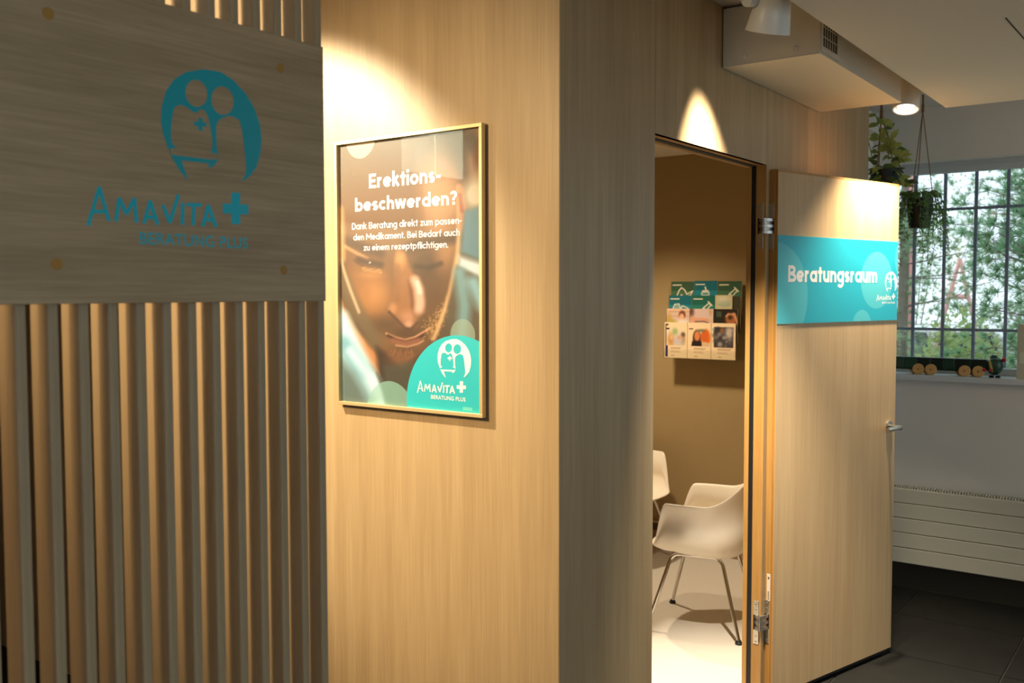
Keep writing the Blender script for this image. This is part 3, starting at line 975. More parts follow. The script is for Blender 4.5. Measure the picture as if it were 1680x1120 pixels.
    P.poly([(753, 300), (760, 306), (764, 340), (760, 372), (754, 380)], (206, 128, 84), .9, 6)
    P.line([(756, 318), (759, 345)], 3, (150, 74, 50), .7)
    # other person and room to the right
    P.poly([(764, 205), (792, 200), (792, 300), (775, 318), (768, 280)], (172, 128, 92), .95, 10)
    P.blob(772, 232, 12, 20, (104, 92, 74), .85, soft=.9)
    P.blob(783, 255, 8, 22, (120, 66, 34), .85, soft=1.0)
    P.blob(778, 318, 18, 26, (222, 202, 168), .95, soft=1.0)
    P.poly([(762, 345), (792, 335), (792, 430), (756, 412)], (96, 134, 142), .95, 10)
    P.poly([(754, 418), (792, 432), (792, 462), (752, 436)], (214, 224, 220), .95, 10)
    P.poly([(750, 434), (792, 456), (792, 590), (742, 575), (734, 520)], (94, 82, 62), .95, 8)
    P.line([(755, 445), (762, 500), (758, 550)], 9, (128, 172, 172), .8, 1.4)
    P.line([(775, 462), (790, 500)], 10, (140, 184, 188), .9, 1.4)
    # left: bright cheek rim, jaw, neck, collar
    P.poly(k((22, 330), (60, 420), (120, 520), (190, 600), (262, 690), (300, 760), (280, 820), (230, 760), (120, 640), (22, 480)), (206, 136, 82), .95, 7)
    P.line(k((60, 250), (110, 370), (165, 460), (215, 540), (255, 610)), 11, (112, 92, 66), .85, 1.1)
    P.line(k((18, -190), (28, -60), (30, 100)), 7, (226, 172, 112), .85, 1.4)
    P.line(k((30, 110), (60, 205), (98, 305), (150, 430)), 2.6, (222, 190, 146), .75, 1.4)
    P.poly(k((262, 640), (330, 690), (420, 770), (520, 700), (540, 700), (500, 880), (420, 960), (300, 900), (270, 780)), (64, 48, 36), .92, 10)  # dark reflection on the glass, painted into the print below the chin
    kb(410, 725, 80, 45, (128, 82, 54), .65, 1.3)
    P.poly([(556, 490), (572, 540), (605, 590), (625, 625), (640, 668), (556, 668)], (158, 196, 198), .98, 8)
    P.line([(560, 520), (590, 580), (622, 640), (634, 664)], 12, (214, 236, 238), .9, 1.2)
    P.line([(566, 560), (600, 610)], 10, (120, 176, 188), .7, 1.3)
    P.line([(575, 575), (612, 622), (630, 655)], 7, (224, 244, 248), .75, 1.3)
    P.poly([(556, 590), (580, 612), (612, 668), (556, 672)], (104, 116, 104), .9, 18)
    P.poly([(622, 612), (640, 640), (660, 655), (645, 680), (636, 660)], (70, 72, 60), .8, 8)
    P.poly([(632, 600), (706, 590), (690, 690), (640, 690)], (84, 80, 64), .8, 10)
    return P.I*np.array((.83, .87, .93))


def pd(u, v):          # photograph point -> poster sheet coordinates (metres from lower left)
    h = at(u, v, 1, YP)
    return h[0]-ix0, h[2]-iz0


def disc(u, v, ue, ve):
    c = pd(u, v); e_ = pd(ue, ve)
    return c[0], c[1], math.hypot(c[0]-e_[0], c[1]-e_[1])


tq = srgb(36, 182, 194)
c1 = disc(752, 664, 752, 550)
circ = [(*disc(591, 226, 591, 260), srgb(212, 196, 168), .50), (*disc(640, 678, 640, 625), srgb(130, 176, 164), .62),
        (*disc(759, 549, 759, 523), srgb(140, 160, 146), .60), (*c1, tq, .97)]
sheet('print', (ix0, YP, iz0), (1, 0, 0), (0, 0, 1), IW, IH, 190, 270, poster_art, print_material('poster_print', circ, 0.5), fp)
po = (ix0, YP-0.0006, iz0)


def poster_line(name, s, p0, p1, captop, bold):
    a_ = pd(*p0); b_ = pd(*p1); t_ = pd(p0[0], captop)
    put_stroke(name, s, po, (1, 0, 0), (0, 0, 1), a_[0], b_[0], (a_[1]+b_[1])/2, t_[1]-a_[1], WPRINT, fp, bold)


poster_line('heading', 'Erektions-', (605.7, 307.7), (723.4, 300), 284.0, 0.142)
poster_line('heading', 'beschwerden?', (583, 347.2), (750.2, 335.3), 326, 0.142)
poster_line('body_text', 'Dank Beratung direkt zum passen-', (577.6, 377.6), (757.6, 366.0), 366.8, 0.112)
poster_line('body_text', 'den Medikament. Bei Bedarf auch', (580, 394.8), (754.5, 385.9), 384.6, 0.112)
poster_line('body_text', 'zu einem rezeptpflichtigen.', (597, 410.8), (735.5, 406.4), 400.8, 0.112)
el = pd(690+225/8, 530+470/8)[0]; er = pd(690+665/8, 530+470/8)[0]; et = pd(690+447/8, 530+208/8)[1]; eb = pd(690+447/8, 530+724/8)[1]
put_logo(po, (1, 0, 0), (0, 0, 1), ((el+er)/2, et), er-el, WPRINT, fp, height=et-eb)
a_ = pd(540+945/4.307, 440+978/4.307); b_ = pd(540+1012/4.307, 440+1008/4.307)
G().add([(ix0+x, YP-0.0004, iz0+z) for x, z in ((a_[0], b_[1]), (b_[0], b_[1]), (b_[0], a_[1]), (a_[0], a_[1]))], [(0, 1, 2, 3)]).build('footer_patch', mat('pale_turquoise_ink', srgb(96, 200, 194), .5), fp)
G().box(ix0, ix1, -0.0165, -0.0150, iz0, iz1).build('glass', PGLASS, fp)

# ---- sign on the door leaf
rs = empty('room_sign', leaf(LW/2, 0.001, 1.6), 'turquoise room sign with white lettering across the open door', 'sign')


def dplane(u, v, off=0.0022):
    d_ = ray(u, v); o_ = HA+dn*off
    t = ((o_-CAM)@dn)/(d_@dn)
    h = CAM+t*d_
    return (h-HA)@du, h[2]


SZ0 = (dplane(1283, 531)[1]+dplane(1477, 524.5)[1])/2; SZ1 = (dplane(1283.5, 386)[1]+dplane(1478, 396.5)[1])/2
SU0, SU1 = 0.005, LW-0.004
print('sign z', SZ0, SZ1, dplane(1283, 386), dplane(1478, 396.5), dplane(1477, 524.5))


def s_disc(u, v, ve):
    c = dplane(u, v); e_ = dplane(u, ve)
    return c[0]-SU0, c[1]-SZ0, abs(e_[1]-c[1])


so = HA+dn*0.0022+du*SU0+np.array([0, 0, SZ0])
TQ = (22, 168, 190)
G().box(SU0, SU1, 0.0002, 0.0020, SZ0, SZ1, leaf).build('plate', mat('sign_edge', srgb(30, 160, 172), .5), rs)
sc_ = [(*s_disc(1272, 486, 396.5), srgb(98, 200, 206), .55), (*s_disc(1438.5, 459.7, 413), srgb(98, 200, 206), .55),
       (*s_disc(1414, 536, 508), srgb(98, 200, 206), .55), (*s_disc(1487, 425, 390), srgb(98, 200, 206), .45)]
sheet('face', so, du, (0, 0, 1), SU1-SU0, SZ1-SZ0, 4, 4, lambda U, V: np.full(U.shape+(3,), TQ, float), print_material('sign_print', sc_, 0.42), rs)
st = HA+dn*0.00235+np.array([0, 0, 0.0])
a_ = dplane(1292.9, 462.4, .00235); b_ = dplane(1438.9, 463.7, .00235); t_ = dplane(1292.9, 434.8, .00235)
put_stroke('lettering', 'Beratungsraum', st, du, (0, 0, 1), a_[0], b_[0], (a_[1]+b_[1])/2, t_[1]-a_[1], WPRINT, rs, .145)
el = dplane(1451.8, 465); er = dplane(1471.9, 465); et = dplane(1462, 445.5); eb = dplane(1462, 479)
put_logo(st, du, (0, 0, 1), ((el[0]+er[0])/2, et[1]), er[0]-el[0], WPRINT, rs, height=et[1]-eb[1])

# ---- ventilation casing on the wall
VB = 2.523; VX = 0.360; VY0, VY1 = 1.069, 2.133
vc = empty('ventilation_casing', (VX/2, 1.6, VB), 'pale sheet-metal ventilation casing mounted high on the oak wall', 'ventilation unit')
G().box(0.004, VX-0.003, VY0+0.002, VY1-0.002, VB+0.0015, CZ-0.012).build('body', CASING, vc, bevel=0.002)
G().box(0.004, VX, VY0, VY1, VB, VB+0.0015).build('bottom_plate', mat('casing_underside', srgb(226, 212, 186), 0.42), vc)
for x in (0.09, 0.275):
    h_ = [(0.009, 0), (0.008, 0.003), (0.004, 0.005)]
    autosmooth(G().lathe(h_, (x, VY0+0.002, VB+0.030), (0, -1, 0), 14).build('screw', CASING, vc))
gx = VX-0.003
gg = G()
gy0, gy1, gz0, gz1 = VY0+0.030, VY0+0.185, VB+0.030, CZ-0.02
gg.box(gx, gx+0.004, gy0-0.02, gy1+0.02, gz0-0.02, gz0)
gg.box(gx, gx+0.004, gy0-0.02, gy0, gz0, gz1)
gg.box(gx, gx+0.004, gy1, gy1+0.02, gz0, gz1)
gg.build('grille_frame', CASING, vc)
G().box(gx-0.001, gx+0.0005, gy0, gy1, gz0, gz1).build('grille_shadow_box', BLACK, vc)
gb = G()
for k in range(1, 6):
    y = gy0+(gy1-gy0)*k/6; gb.box(gx+0.0006, gx+0.003, y-0.0022, y+0.0022, gz0, gz1)
for k in range(1, 5):
    z = gz0+(gz1-gz0)*k/5; gb.box(gx+0.0006, gx+0.0025, gy0, gy1, z-0.0018, z+0.0018)
gb.build('grille_mesh', CASING, vc)

# ---- cylinder downlight beyond the casing
cl = empty('cylinder_downlight', (0.375, 2.232, 2.52), 'lit white cylinder downlight behind the far end of the metal casing', 'lamp')
LC = np.array([0.352, 2.235, 2.510]); LA = np.array([-0.03, 0.30, 1.0]); LA /= np.linalg.norm(LA)
autosmooth(G().lathe([(0.047, 0.020), (0.050, 0.0), (0.056, 0.0), (0.056, 0.21), (0.050, 0.22)], LC, LA, 40, False, True).build('housing', LAMPW, cl))
autosmooth(G().lathe([(0.047, 0.020), (0.036, 0.024)], LC, LA, 40, False, False).build('baffle', mat('lamp_baffle', srgb(150, 132, 110), .4), cl))
G().lathe([(0.036, 0.016), (0.020, 0.014)], LC, LA, 36, False, True).build('lens', LENS, cl)

# ---- cone spotlight in the foreground of the casing
cs = empty('cone_spotlight', (0.35, 0.63, 2.6), 'unlit white conical spotlight hanging in front of the metal casing', 'lamp')
b0 = at(1259, 53, 0, 0.36); tp = at(1279, -6, 0, 0.385)
tocam = -_F; ax = np.array([0, 0, .93])+tocam*.36+_R*.10; ax /= np.linalg.norm(ax); hgt = 0.125
rb = 0.067; rt = 0.046
autosmooth(G().lathe([(rb-.006, 0.03), (rb-.004, 0.001), (rb-.001, 0.0), (rb, 0.002), (rt, hgt), (rt-.004, hgt+.004)], b0, ax, 44, False, True).build('shade', LAMPW, cs), 40)
G().lathe([(rb-.006, 0.03), (0.01, 0.034)], b0, ax, 36, False, True).build('lens', mat('dark_lens', srgb(70, 66, 58), .2), cs)
ta = b0+ax*(hgt+0.004)
autosmooth(G().lathe([(0.030, -0.002), (0.030, 0.025)], ta, ax, 24).build('pivot', BLACK, cs))
arm_a = at(1225, 2, 0, 0.33); arm_b = at(1268, 5, 0, 0.37)
ga = G()
dd = (arm_b-arm_a)/np.linalg.norm(arm_b-arm_a)
ga.tube([arm_a+np.array([0, 0, .005]), arm_a*0.6+arm_b*0.4+np.array([0, 0, 0.006]), arm_b+np.array([0, 0, .022])], [0.021, 0.022, 0.014], 14)
ga.tube([arm_a+np.array([0, 0, .005]), (arm_a[0], arm_a[1], CZ)], [0.021, 0.021], 14)
autosmooth(ga.build('arm', LAMPW, cs), 40)

# ---- radiator below the window
RY = 3.44
rd = empty('radiator', (1.2, 3.48, 0.16), 'long pale panel radiator mounted below the window', 'radiator')
zz = [0.590, 0.507, 0.421, 0.337, 0.251, 0.163]
for za, zb in zip(zz[1:], zz[:-1]):
    G().box(-0.09, 2.4, RY, RY+0.030, za+0.0028, zb-0.0005).build('panel', RADM, rd, bevel=0.003)
G().box(-0.088, 2.398, RY+0.006, RY+0.028, 0.166, 0.585).build('core', mat('radiator_joint', srgb(96, 84, 58), .7), rd)
gt = G()
for k in range(170):
    x = -0.088+k*0.0146
    gt.box(x, x+0.0085, RY+0.022, RY+0.075, 0.588, 0.600)
o_ = gt.build('top_grille', RADM, rd); tag(o_, kind='stuff')
G().box(-0.09, 2.4, RY+0.070, RY+0.0745, 0.560, 0.598).build('rear_panel', RADM, rd)
for x in (0.3, 2.0):
    G().box(x, x+0.03, RY+0.03, 3.5398, 0.2, 0.5).build('bracket', RADM, rd)

# ---- chairs
def fillet(pts, r=0.05, n=5):
    pts = [np.array(p, float) for p in pts]; out = [pts[0]]
    for i in range(1, len(pts)-1):
        a_, b_, c_ = pts[i-1], pts[i], pts[i+1]
        d1 = (a_-b_)/np.linalg.norm(a_-b_); d2 = (c_-b_)/np.linalg.norm(c_-b_)
        rr = min(r, .45*np.linalg.norm(a_-b_), .45*np.linalg.norm(c_-b_))
        p, q_ = b_+d1*rr, b_+d2*rr
        for k in range(n+1):
            t = k/n
            out.append((1-t)**2*p+2*t*(1-t)*b_+t*t*q_)
    out.append(pts[-1])
    return out


def sstep(a, b, x):
    t = np.clip((x-a)/(b-a), 0, 1); return t*t*(3-2*t)


def make_chair(loc, heading, label):
    """heading: direction the sitter faces (angle from +X)"""
    t = empty('tub_chair', loc, label, 'chair')
    BASE[t.name] = (0, 0, 0)
    t.rotation_euler = (0, 0, heading)
    NP, NV = 96, 26
    V = []
    for i in range(NP):
        ph = 2*math.pi*i/NP
        c, s_ = math.cos(ph), math.sin(ph)
        A = 0.245 if c > 0 else 0.265
        B = 0.285
        k = 2.7
        R = (abs(c/A)**k+abs(s_/B)**k)**(-1/k)
        a_, b_ = R*c, R*s_
        arm = sstep(0.215, 0.125, a_) if a_ < 0.23 else 0.0
        hr = 0.432+arm*(0.668-0.432)
        hr += np.clip((-0.07-a_)/0.20, 0, 1)**1.8*0.15
        side = arm
        for j in range(NV+1):
            v = j/NV
            rf_ = .84-.22*side
            if v <= .4:
                w_ = v/.4
                r = rf_*w_; z = 0.388+0.010*w_**3 + 0.014*c*w_
            else:
                w_ = (v-.4)/.6
                z0 = 0.398+0.014*c
                z = z0+(hr-z0)*(w_**(1.0+.75*side))
                r = rf_+(1-rf_)*math.sin(min(1, w_*(1+.55*side))*math.pi/2)
                r -= side*0.070*math.sin(math.pi*np.clip((w_-.60)/.40, 0, 1))
                r += side*0.030*sstep(.85, 1, w_)
            V.append((a_*r, b_*r, z))
    F = []
    for i in range(NP):
        i2 = (i+1) % NP
        for j in range(NV):
            p, q_ = i*(NV+1), i2*(NV+1)
            F.append((p+j, q_+j, q_+j+1, p+j+1))
    sh = mesh_obj('shell', V, F, SHELLM, t, True)
    bm = bmesh.new(); bm.from_mesh(sh.data); bmesh.ops.remove_doubles(bm, verts=bm.verts[:], dist=0.0005)
    bmesh.ops.recalc_face_normals(bm, faces=bm.faces[:]); bm.to_mesh(sh.data); bm.free()
    m = sh.modifiers.new('thickness', 'SOLIDIFY'); m.thickness = 0.010; m.offset = 0.0
    m = sh.modifiers.new('soft', 'SUBSURF'); m.levels = 1; m.render_levels = 1
    for s_ in (1, -1):
        pts = fillet([(0.232, s_*0.233, 0.012), (0.125, s_*0.150, 0.385), (-0.125, s_*0.150, 0.385), (-0.232, s_*0.233, 0.012)], 0.045, 6)
        fr = autosmooth(G().tube(pts, 0.0095, 14).build('leg_frame', CHROME, t), 60)
        for x in (0.232, -0.232):
            autosmooth(G().lathe([(0.017, 0), (0.018, 0.008), (0.013, 0.014), (0.012, 0.02)], (x, s_*0.233, 0.0005), (0, 0, 1), 18).build('foot', BLACK, fr))
    for x in (0.07, -0.07):
        G().box(x-0.012, x+0.012, -0.15, 0.15, 0.380, 0.392).build('cross_rail', STEEL, t)
    return t


FLZ = 0.004
ch1 = make_chair((-0.610, 2.286, FLZ), math.atan2(-0.183, -0.983), 'white tub chair with chrome legs nearest to the doorway')
ch2 = make_chair((-1.52, 3.08, FLZ), math.radians(0), 'white tub chair mostly hidden behind the oak panel left of the opening')

# ---- leaflet rack on the brown wall, with its brochures
YB = 3.5
rk = empty('leaflet_rack', (-1.2, 3.44, 1.25), 'clear acrylic stepped leaflet rack hanging on the brown wall', 'rack')
rows_y = [3.370, 3.400, 3.430, 3.460]
zf0 = at(1150, 588.5, 1, rows_y[0])[2]
row_top = [at(1150, v, 1, y)[2] for v, y in zip((529.5, 506.5, 484.5, 461.5), rows_y)]
xl = at(1090, 560, 1, rows_y[0])[0]; xr = at(1207, 560, 1, rows_y[0])[0]
row_bot = [zf0+0.088*k for k in range(4)]
for k, y in enumerate(rows_y):
    G().box(xl-0.004, xr+0.004, y-0.010, y-0.0075, row_bot[k]-0.004, row_bot[k]+0.055).build('pocket_front', ACRYL, rk)
    G().box(xl-0.004, xr+0.004, y-0.0075, y+0.021, row_bot[k]-0.004, row_bot[k]-0.0015).build('pocket_floor', ACRYL, rk)
G().box(xl-0.004, xr+0.004, YB-0.006, YB-0.0005, zf0-0.004, row_top[3]-0.02).build('back_plate', ACRYL, rk)
for x in (xl-0.0065, xr+0.0042):
    v = [(rows_y[0]-0.010, zf0-0.004), (YB-0.0005, zf0-0.004), (YB-0.0005, row_top[3]-0.01), (rows_y[3]-0.01, row_top[3]-0.03), (rows_y[0]-0.010, row_bot[0]+0.075)]
    vv = [(x, a_, b_) for a_, b_ in v]+[(x+0.0022, a_, b_) for a_, b_ in v]
    G().add(vv, [(4, 3, 2, 1, 0), (5, 6, 7, 8, 9)]+[(i, (i+1) % 5, 5+(i+1) % 5, 5+i) for i in range(5)]).build('side_plate', ACRYL, rk)


def art_white(kind):
    def f(U, V):
        P = Paint(U*100, V*142, (236, 208, 168))
        if kind == 0:
            P.rect(4, 6, 9, 138, (52, 44, 92)); P.rect(4, 6, 18, 12, (40, 36, 60)); P.rect(9, 22, 22, 28, (44, 40, 66))
            P.rect(16, 28, 92, 92, (222, 206, 176)); P.blob(28, 70, 16, 26, (196, 142, 80), .9); P.blob(80, 66, 12, 22, (176, 136, 90), .9)
            P.blob(82, 48, 9, 9, (90, 70, 48), .9); P.blob(60, 72, 20, 22, (196, 186, 192), .9); P.blob(46, 36, 12, 14, (142, 168, 110), .8)
            P.blob(30, 60, 8, 10, (224, 178, 130), .9); P.blob(64, 60, 7, 8, (214, 160, 112), .9); P.rect(9, 92, 100, 142, (236, 208, 168)); P.rect(4, 92, 14, 138, (52, 44, 92))
        elif kind == 1:
            P.rect(6, 22, 24, 27, (110, 30, 24)); P.blob(80, 58, 18, 34, (220, 96, 30), .95, soft=.4)
            P.blob(40, 62, 18, 34, (66, 44, 30), .95, soft=.3); P.blob(41, 52, 12, 20, (216, 128, 78), 1, soft=.4)
            P.blob(70, 54, 15, 22, (206, 98, 46), 1, soft=.4); P.blob(60, 30, 18, 6, (70, 90, 60), .7)
            P.poly([(16, 92), (20, 72), (60, 72), (62, 92)], (40, 30, 30), 1, 3); P.poly([(62, 92), (66, 74), (92, 78), (96, 92)], (214, 180, 140), 1, 3)
            P.rect(0, 92, 100, 142, (236, 208, 168))
        else:
            P.rect(10, 16, 92, 94, (70, 66, 70)); P.rect(4, 20, 12, 28, (150, 160, 180))
            for _ in range(34):
                c_ = rng.integers(40, 190); P.blob(rng.uniform(14, 88), rng.uniform(20, 90), rng.uniform(4, 12), rng.uniform(4, 10), (c_, c_*.92, c_*.86), .7)
            P.blob(44, 28, 9, 10, (150, 96, 60), .9); P.blob(74, 40, 14, 22, (206, 190, 180), .8)
            P.rect(0, 95, 100, 142, (236, 208, 168))
        for k in range(3): P.rect(26, 100+k*5, (74, 70, 50)[k]+kind*4, 102+k*5, (150, 122, 100), .9)
        for k in range(2): P.rect(26, 114+k*4, 66+k*6, 115.2+k*4, (190, 160, 130), .9)
        P.rect(28, 132, 44, 134, (120, 96, 80), .9)
        return P.I
    return f


def art_photo(kind):
    def f(U, V):
        P = Paint(U*100, V*142, (206, 176, 158))
        if kind == 0:
            P.rect(0, 0, 100, 12, (214, 178, 150)); P.rect(8, 10, 100, 16, (196, 150, 120)); P.rect(8, 30, 100, 34, (176, 140, 118))
            P.blob(10, 45, 14, 26, (190, 150, 84), .9); P.blob(68, 26, 15, 18, (112, 58, 40), 1, soft=.5); P.blob(66, 36, 11, 16, (222, 168, 132), 1, soft=.5)
            P.blob(70, 58, 26, 14, (224, 214, 204), .9); P.blob(20, 55, 20, 10, (170, 160, 70), .8)
        elif kind == 1:
            P.blob(8, 16, 12, 22, (70, 40, 36), .95); P.blob(14, 44, 16, 16, (210, 150, 120), .9); P.blob(60, 20, 44, 26, (206, 180, 172), .9)
            P.line([(24, 44), (50, 42), (80, 46)], 5, (214, 150, 118), .9); P.line([(24, 54), (60, 52), (80, 58)], 3, (110, 70, 60), .8); P.blob(90, 14, 8, 16, (190, 150, 110), .8)
        else:
            P.rect(0, 0, 100, 142, (38, 32, 24)); P.rect(12, 10, 34, 34, (66, 82, 66), .9); P.blob(74, 42, 24, 26, (176, 104, 60), .95, soft=.5)
            P.line([(54, 30), (62, 20), (74, 24), (86, 18), (92, 34), (100, 60)], 4, (206, 150, 108), .95); P.blob(70, 34, 10, 10, (60, 34, 24), .9)
        P.rect(14, 64, 60, 68, (240, 230, 220), .6)
        return P.I
    return f


def art_green(kind, hue):
    def f(U, V):
        b_ = {0: (22, 92, 78), 1: (10, 96, 108), 2: (48, 82, 58)}[hue]
        P = Paint(U*100, V*142, b_)
        P.rect(0, 40, 100, 142, tuple(c*1.15+10 for c in b_)); P.rect(0, 62, 100, 142, tuple(c*.9+22 for c in b_))
        ink = (226, 214, 190)
        P.rect(6, 12, 46, 17, ink, .95)
        if kind == 'nose':
            P.line([(24, 66), (34, 40), (46, 26), (60, 36), (70, 54)], 2.6, ink); P.line([(70, 54), (96, 40), (86, 58), (60, 66)], 2.2, ink); P.line([(36, 66), (46, 56), (56, 66)], 2.0, ink)
        elif kind == 'tablet':
            P.line([(34, 48), (64, 48), (64, 60), (34, 60), (34, 48)], 2.4, ink); P.line([(48, 26), (52, 40)], 3, ink); P.line([(38, 42), (60, 42)], 3, ink)
            for x in (36, 46, 56, 64): P.line([(x, 64), (x, 80)], 2.2, ink)
        elif kind == 'syringe':
            P.line([(36, 72), (50, 52), (62, 62), (52, 76)], 2.4, ink); P.line([(50, 52), (74, 32), (82, 40), (62, 62)], 2.4, ink); P.line([(70, 26), (86, 42)], 2.6, ink)
        else:
            P.line([(18, 54), (26, 38), (44, 36), (50, 50), (40, 66), (24, 66), (18, 54)], 2.2, ink); P.line([(50, 60), (60, 44), (84, 54), (78, 72)], 2.2, ink)
            for k in range(4): P.line([(24+k*6, 42), (20+k*7, 62)], 1.4, ink, .8)
        return P.I
    return f


PAPER = mat('brochure_paper', srgb(225, 208, 180), 0.6)
BPM = print_material('brochure_print', (), 0.35)
WB = (xr-xl-0.010)/3


def brochure(k, i, fn, label, group, w_=None, h_=0.215, dx=0.0, dz=0.0):
    y = rows_y[k]
    x = xl+0.002+i*(WB+0.003)+dx
    w_ = w_ or WB
    z0_ = row_top[k]+dz-h_
    t = empty('brochure', (x+w_/2, y+0.004, z0_), label, 'brochure', group)
    G().box(x, x+w_, y, y+0.008, z0_, z0_+h_).build('pages', PAPER, t)
    sheet('cover', (x, y-0.0006, z0_), (1, 0, 0), (0, 0, 1), w_, h_, 44, 62, fn, BPM, t)


gA = 'white brochures in the front pocket row'; gB = 'photo brochures in the second pocket row'; gC = 'green leaflets in the upper pocket rows'
HF = row_top[0]-zf0
brochure(0, 0, art_white(0), 'white brochure with a violet stripe, front left pocket of the rack', gA, h_=HF)
brochure(0, 1, art_white(1), 'white brochure with two faces on orange, front middle pocket', gA, h_=HF)
brochure(0, 2, art_white(2), 'white brochure with a dark grey crowd photo, front right pocket', gA, h_=HF)
brochure(1, 0, art_photo(0), 'photo brochure of a red-haired person, second row left pocket', gB)
brochure(1, 1, art_photo(1), 'pale pink photo brochure in the second row middle pocket', gB)
brochure(1, 2, art_photo(2), 'dark photo brochure with hands forming a heart, second row right', gB)
brochure(2, 0, art_green('tabs', 1), 'teal leaflet with a tablet pictogram, third row left pocket', gC)
brochure(2, 1, art_green('syringe', 0), 'green leaflet with a syringe pictogram, third row middle pocket', gC)


def art_pale(U, V):
    P = Paint(U*100, V*142, (190, 178, 140)); P.blob(50, 20, 30, 16, (206, 200, 170), .9); P.line([(20, 40), (50, 46), (80, 40)], 4, (150, 168, 150), .8)
    P.rect(24, 62, 76, 68, (220, 212, 190), .8); P.blob(60, 34, 40, 12, (140, 160, 140), .5)
    return P.I


brochure(2, 2, lambda U, V: art_green('none', 2)(U, V)*0+np.array((62, 58, 40)), 'dark leaflet behind the pale card, third row right pocket', gC, dz=-0.006)
brochure(2, 2, art_pale, 'narrow pale card with a curved motif, third row right pocket', gC, w_=WB*0.72, dx=-0.004, dz=0.002)
for o_ in [o for o in COL.objects if o.get('label', '').startswith('dark leaflet behind the pale card')]:
    o_.location.y += 0.009
brochure(3, 0, art_green('nose', 2), 'green leaflet with a nose pictogram, top row left pocket', gC)
brochure(3, 1, art_green('tablet', 1), 'teal leaflet with a small flask pictogram, top row middle pocket', gC, dz=0.003)
brochure(3, 2, art_green('syringe', 2), 'dark green leaflet with a syringe pictogram, top row right pocket', gC)

# ---- hanging plants by the window
JUTE = mat('jute_cord', srgb(128, 96, 56), 0.9, noise=.3, nscale=300)
LEAF1 = mat('pothos_leaf', srgb(178, 186, 98), 0.45, noise=.35, nscale=60)
LEAF1B = mat('dark_pothos_leaf', srgb(92, 114, 56), 0.45, noise=.35, nscale=60)
LEAF2 = mat('fine_trailing_leaf', srgb(112, 152, 82), 0.5, noise=.4, nscale=120)
STEMM = mat('plant_stem', srgb(90, 110, 50), 0.6)
POT = mat('black_planter', srgb(8, 8, 9), 0.5)


def leaf_mesh(L_, W_, fold=0.25, droop=0.25):
    n = 6; v = []; f = []
    for i in range(n+1):
        t = i/n
        wd = W_/2*math.sin(math.pi*min(1, t*1.0+0.02)**0.8)*(1-.15*t)
        z = -droop*L_*t*t
        v += [(t*L_, -wd, z+fold*wd), (t*L_, 0, z), (t*L_, wd, z+fold*wd)]
    for i in range(n):
        a_ = i*3
        f += [(a_, a_+3, a_+4, a_+1), (a_+1, a_+4, a_+5, a_+2)]
    return np.array(v), f


def rotm(az, el, roll=0):
    return np.array((Matrix.Rotation(az, 3, 'Z') @ Matrix.Rotation(-el, 3, 'Y') @ Matrix.Rotation(roll, 3, 'X')))


def cords(parent, top, knot, ends, r=0.003):
    gg = G(); gg.tube([top, knot], r*2.2, 8)
    for k in range(3): gg.lathe([(r*1.5, -0.012), (r*3.6, 0), (r*1.5, 0.012)], np.array(knot)+np.array([0, 0, k*0.014]), (0.2, 0, 1), 8)
    gg.build('hanging_cord', JUTE, parent)
    gg = G()
    for e_ in ends: gg.tube([knot, e_], r, 6)
    gg.build('sling', JUTE, parent)


# broad-leaved plant
h1 = at(1447, 290, 1, 3.15)
p1 = empty('hanging_pothos', (h1[0], h1[1], 2.20), 'broad-leaved green plant hanging in a pot behind the open door', 'hanging plant')
pc = np.array([at(1452, 300, 1, 3.15)[0], 3.15, 2.24])
autosmooth(G().lathe([(0.055, 0), (0.075, 0.10), (0.080, 0.12), (0.072, 0.12), (0.068, 0.105)], pc, (0, 0, 1), 28).build('pot', POT, p1))
kn = np.array([at(1446, 192, 1, 3.15)[0], 3.15, at(1446, 192, 1, 3.15)[2]])
ends = [pc+np.array([0.078*math.cos(a_), 0.078*math.sin(a_), 0.12]) for a_ in (0.2, 2.3, 4.4)]
cords(p1, (kn[0], kn[1], CZ), kn, ends)
lvar = [leaf_mesh(L_, W_, fo, dr_) for L_, W_, fo, dr_ in ((.060, .036, .3, .2), (.050, .032, .2, .4), (.070, .038, .25, .3))]


def turned_leaf(parent, pos, d, s, m):
    d = np.array(d, float); d /= np.linalg.norm(d)
    n = np.array([random.gauss(.1, .45), -1+random.gauss(0, .3), random.gauss(.35, .45)]); n -= d*(n@d); n /= np.linalg.norm(n)
    v, f = random.choice(lvar)
    b_ = np.cross(n, d)
    mesh_obj('leaf', (v*s)@np.stack([d, b_, n])+np.array(pos), f, m, parent, True)


def add_leaf(parent, pos, az, el, roll, s, m, lv=None):
    v, f = lv or random.choice(lvar)
    P = (v*s)@rotm(az, el, roll).T+np.array(pos)
    o = mesh_obj('leaf', P, f, m, parent, True)


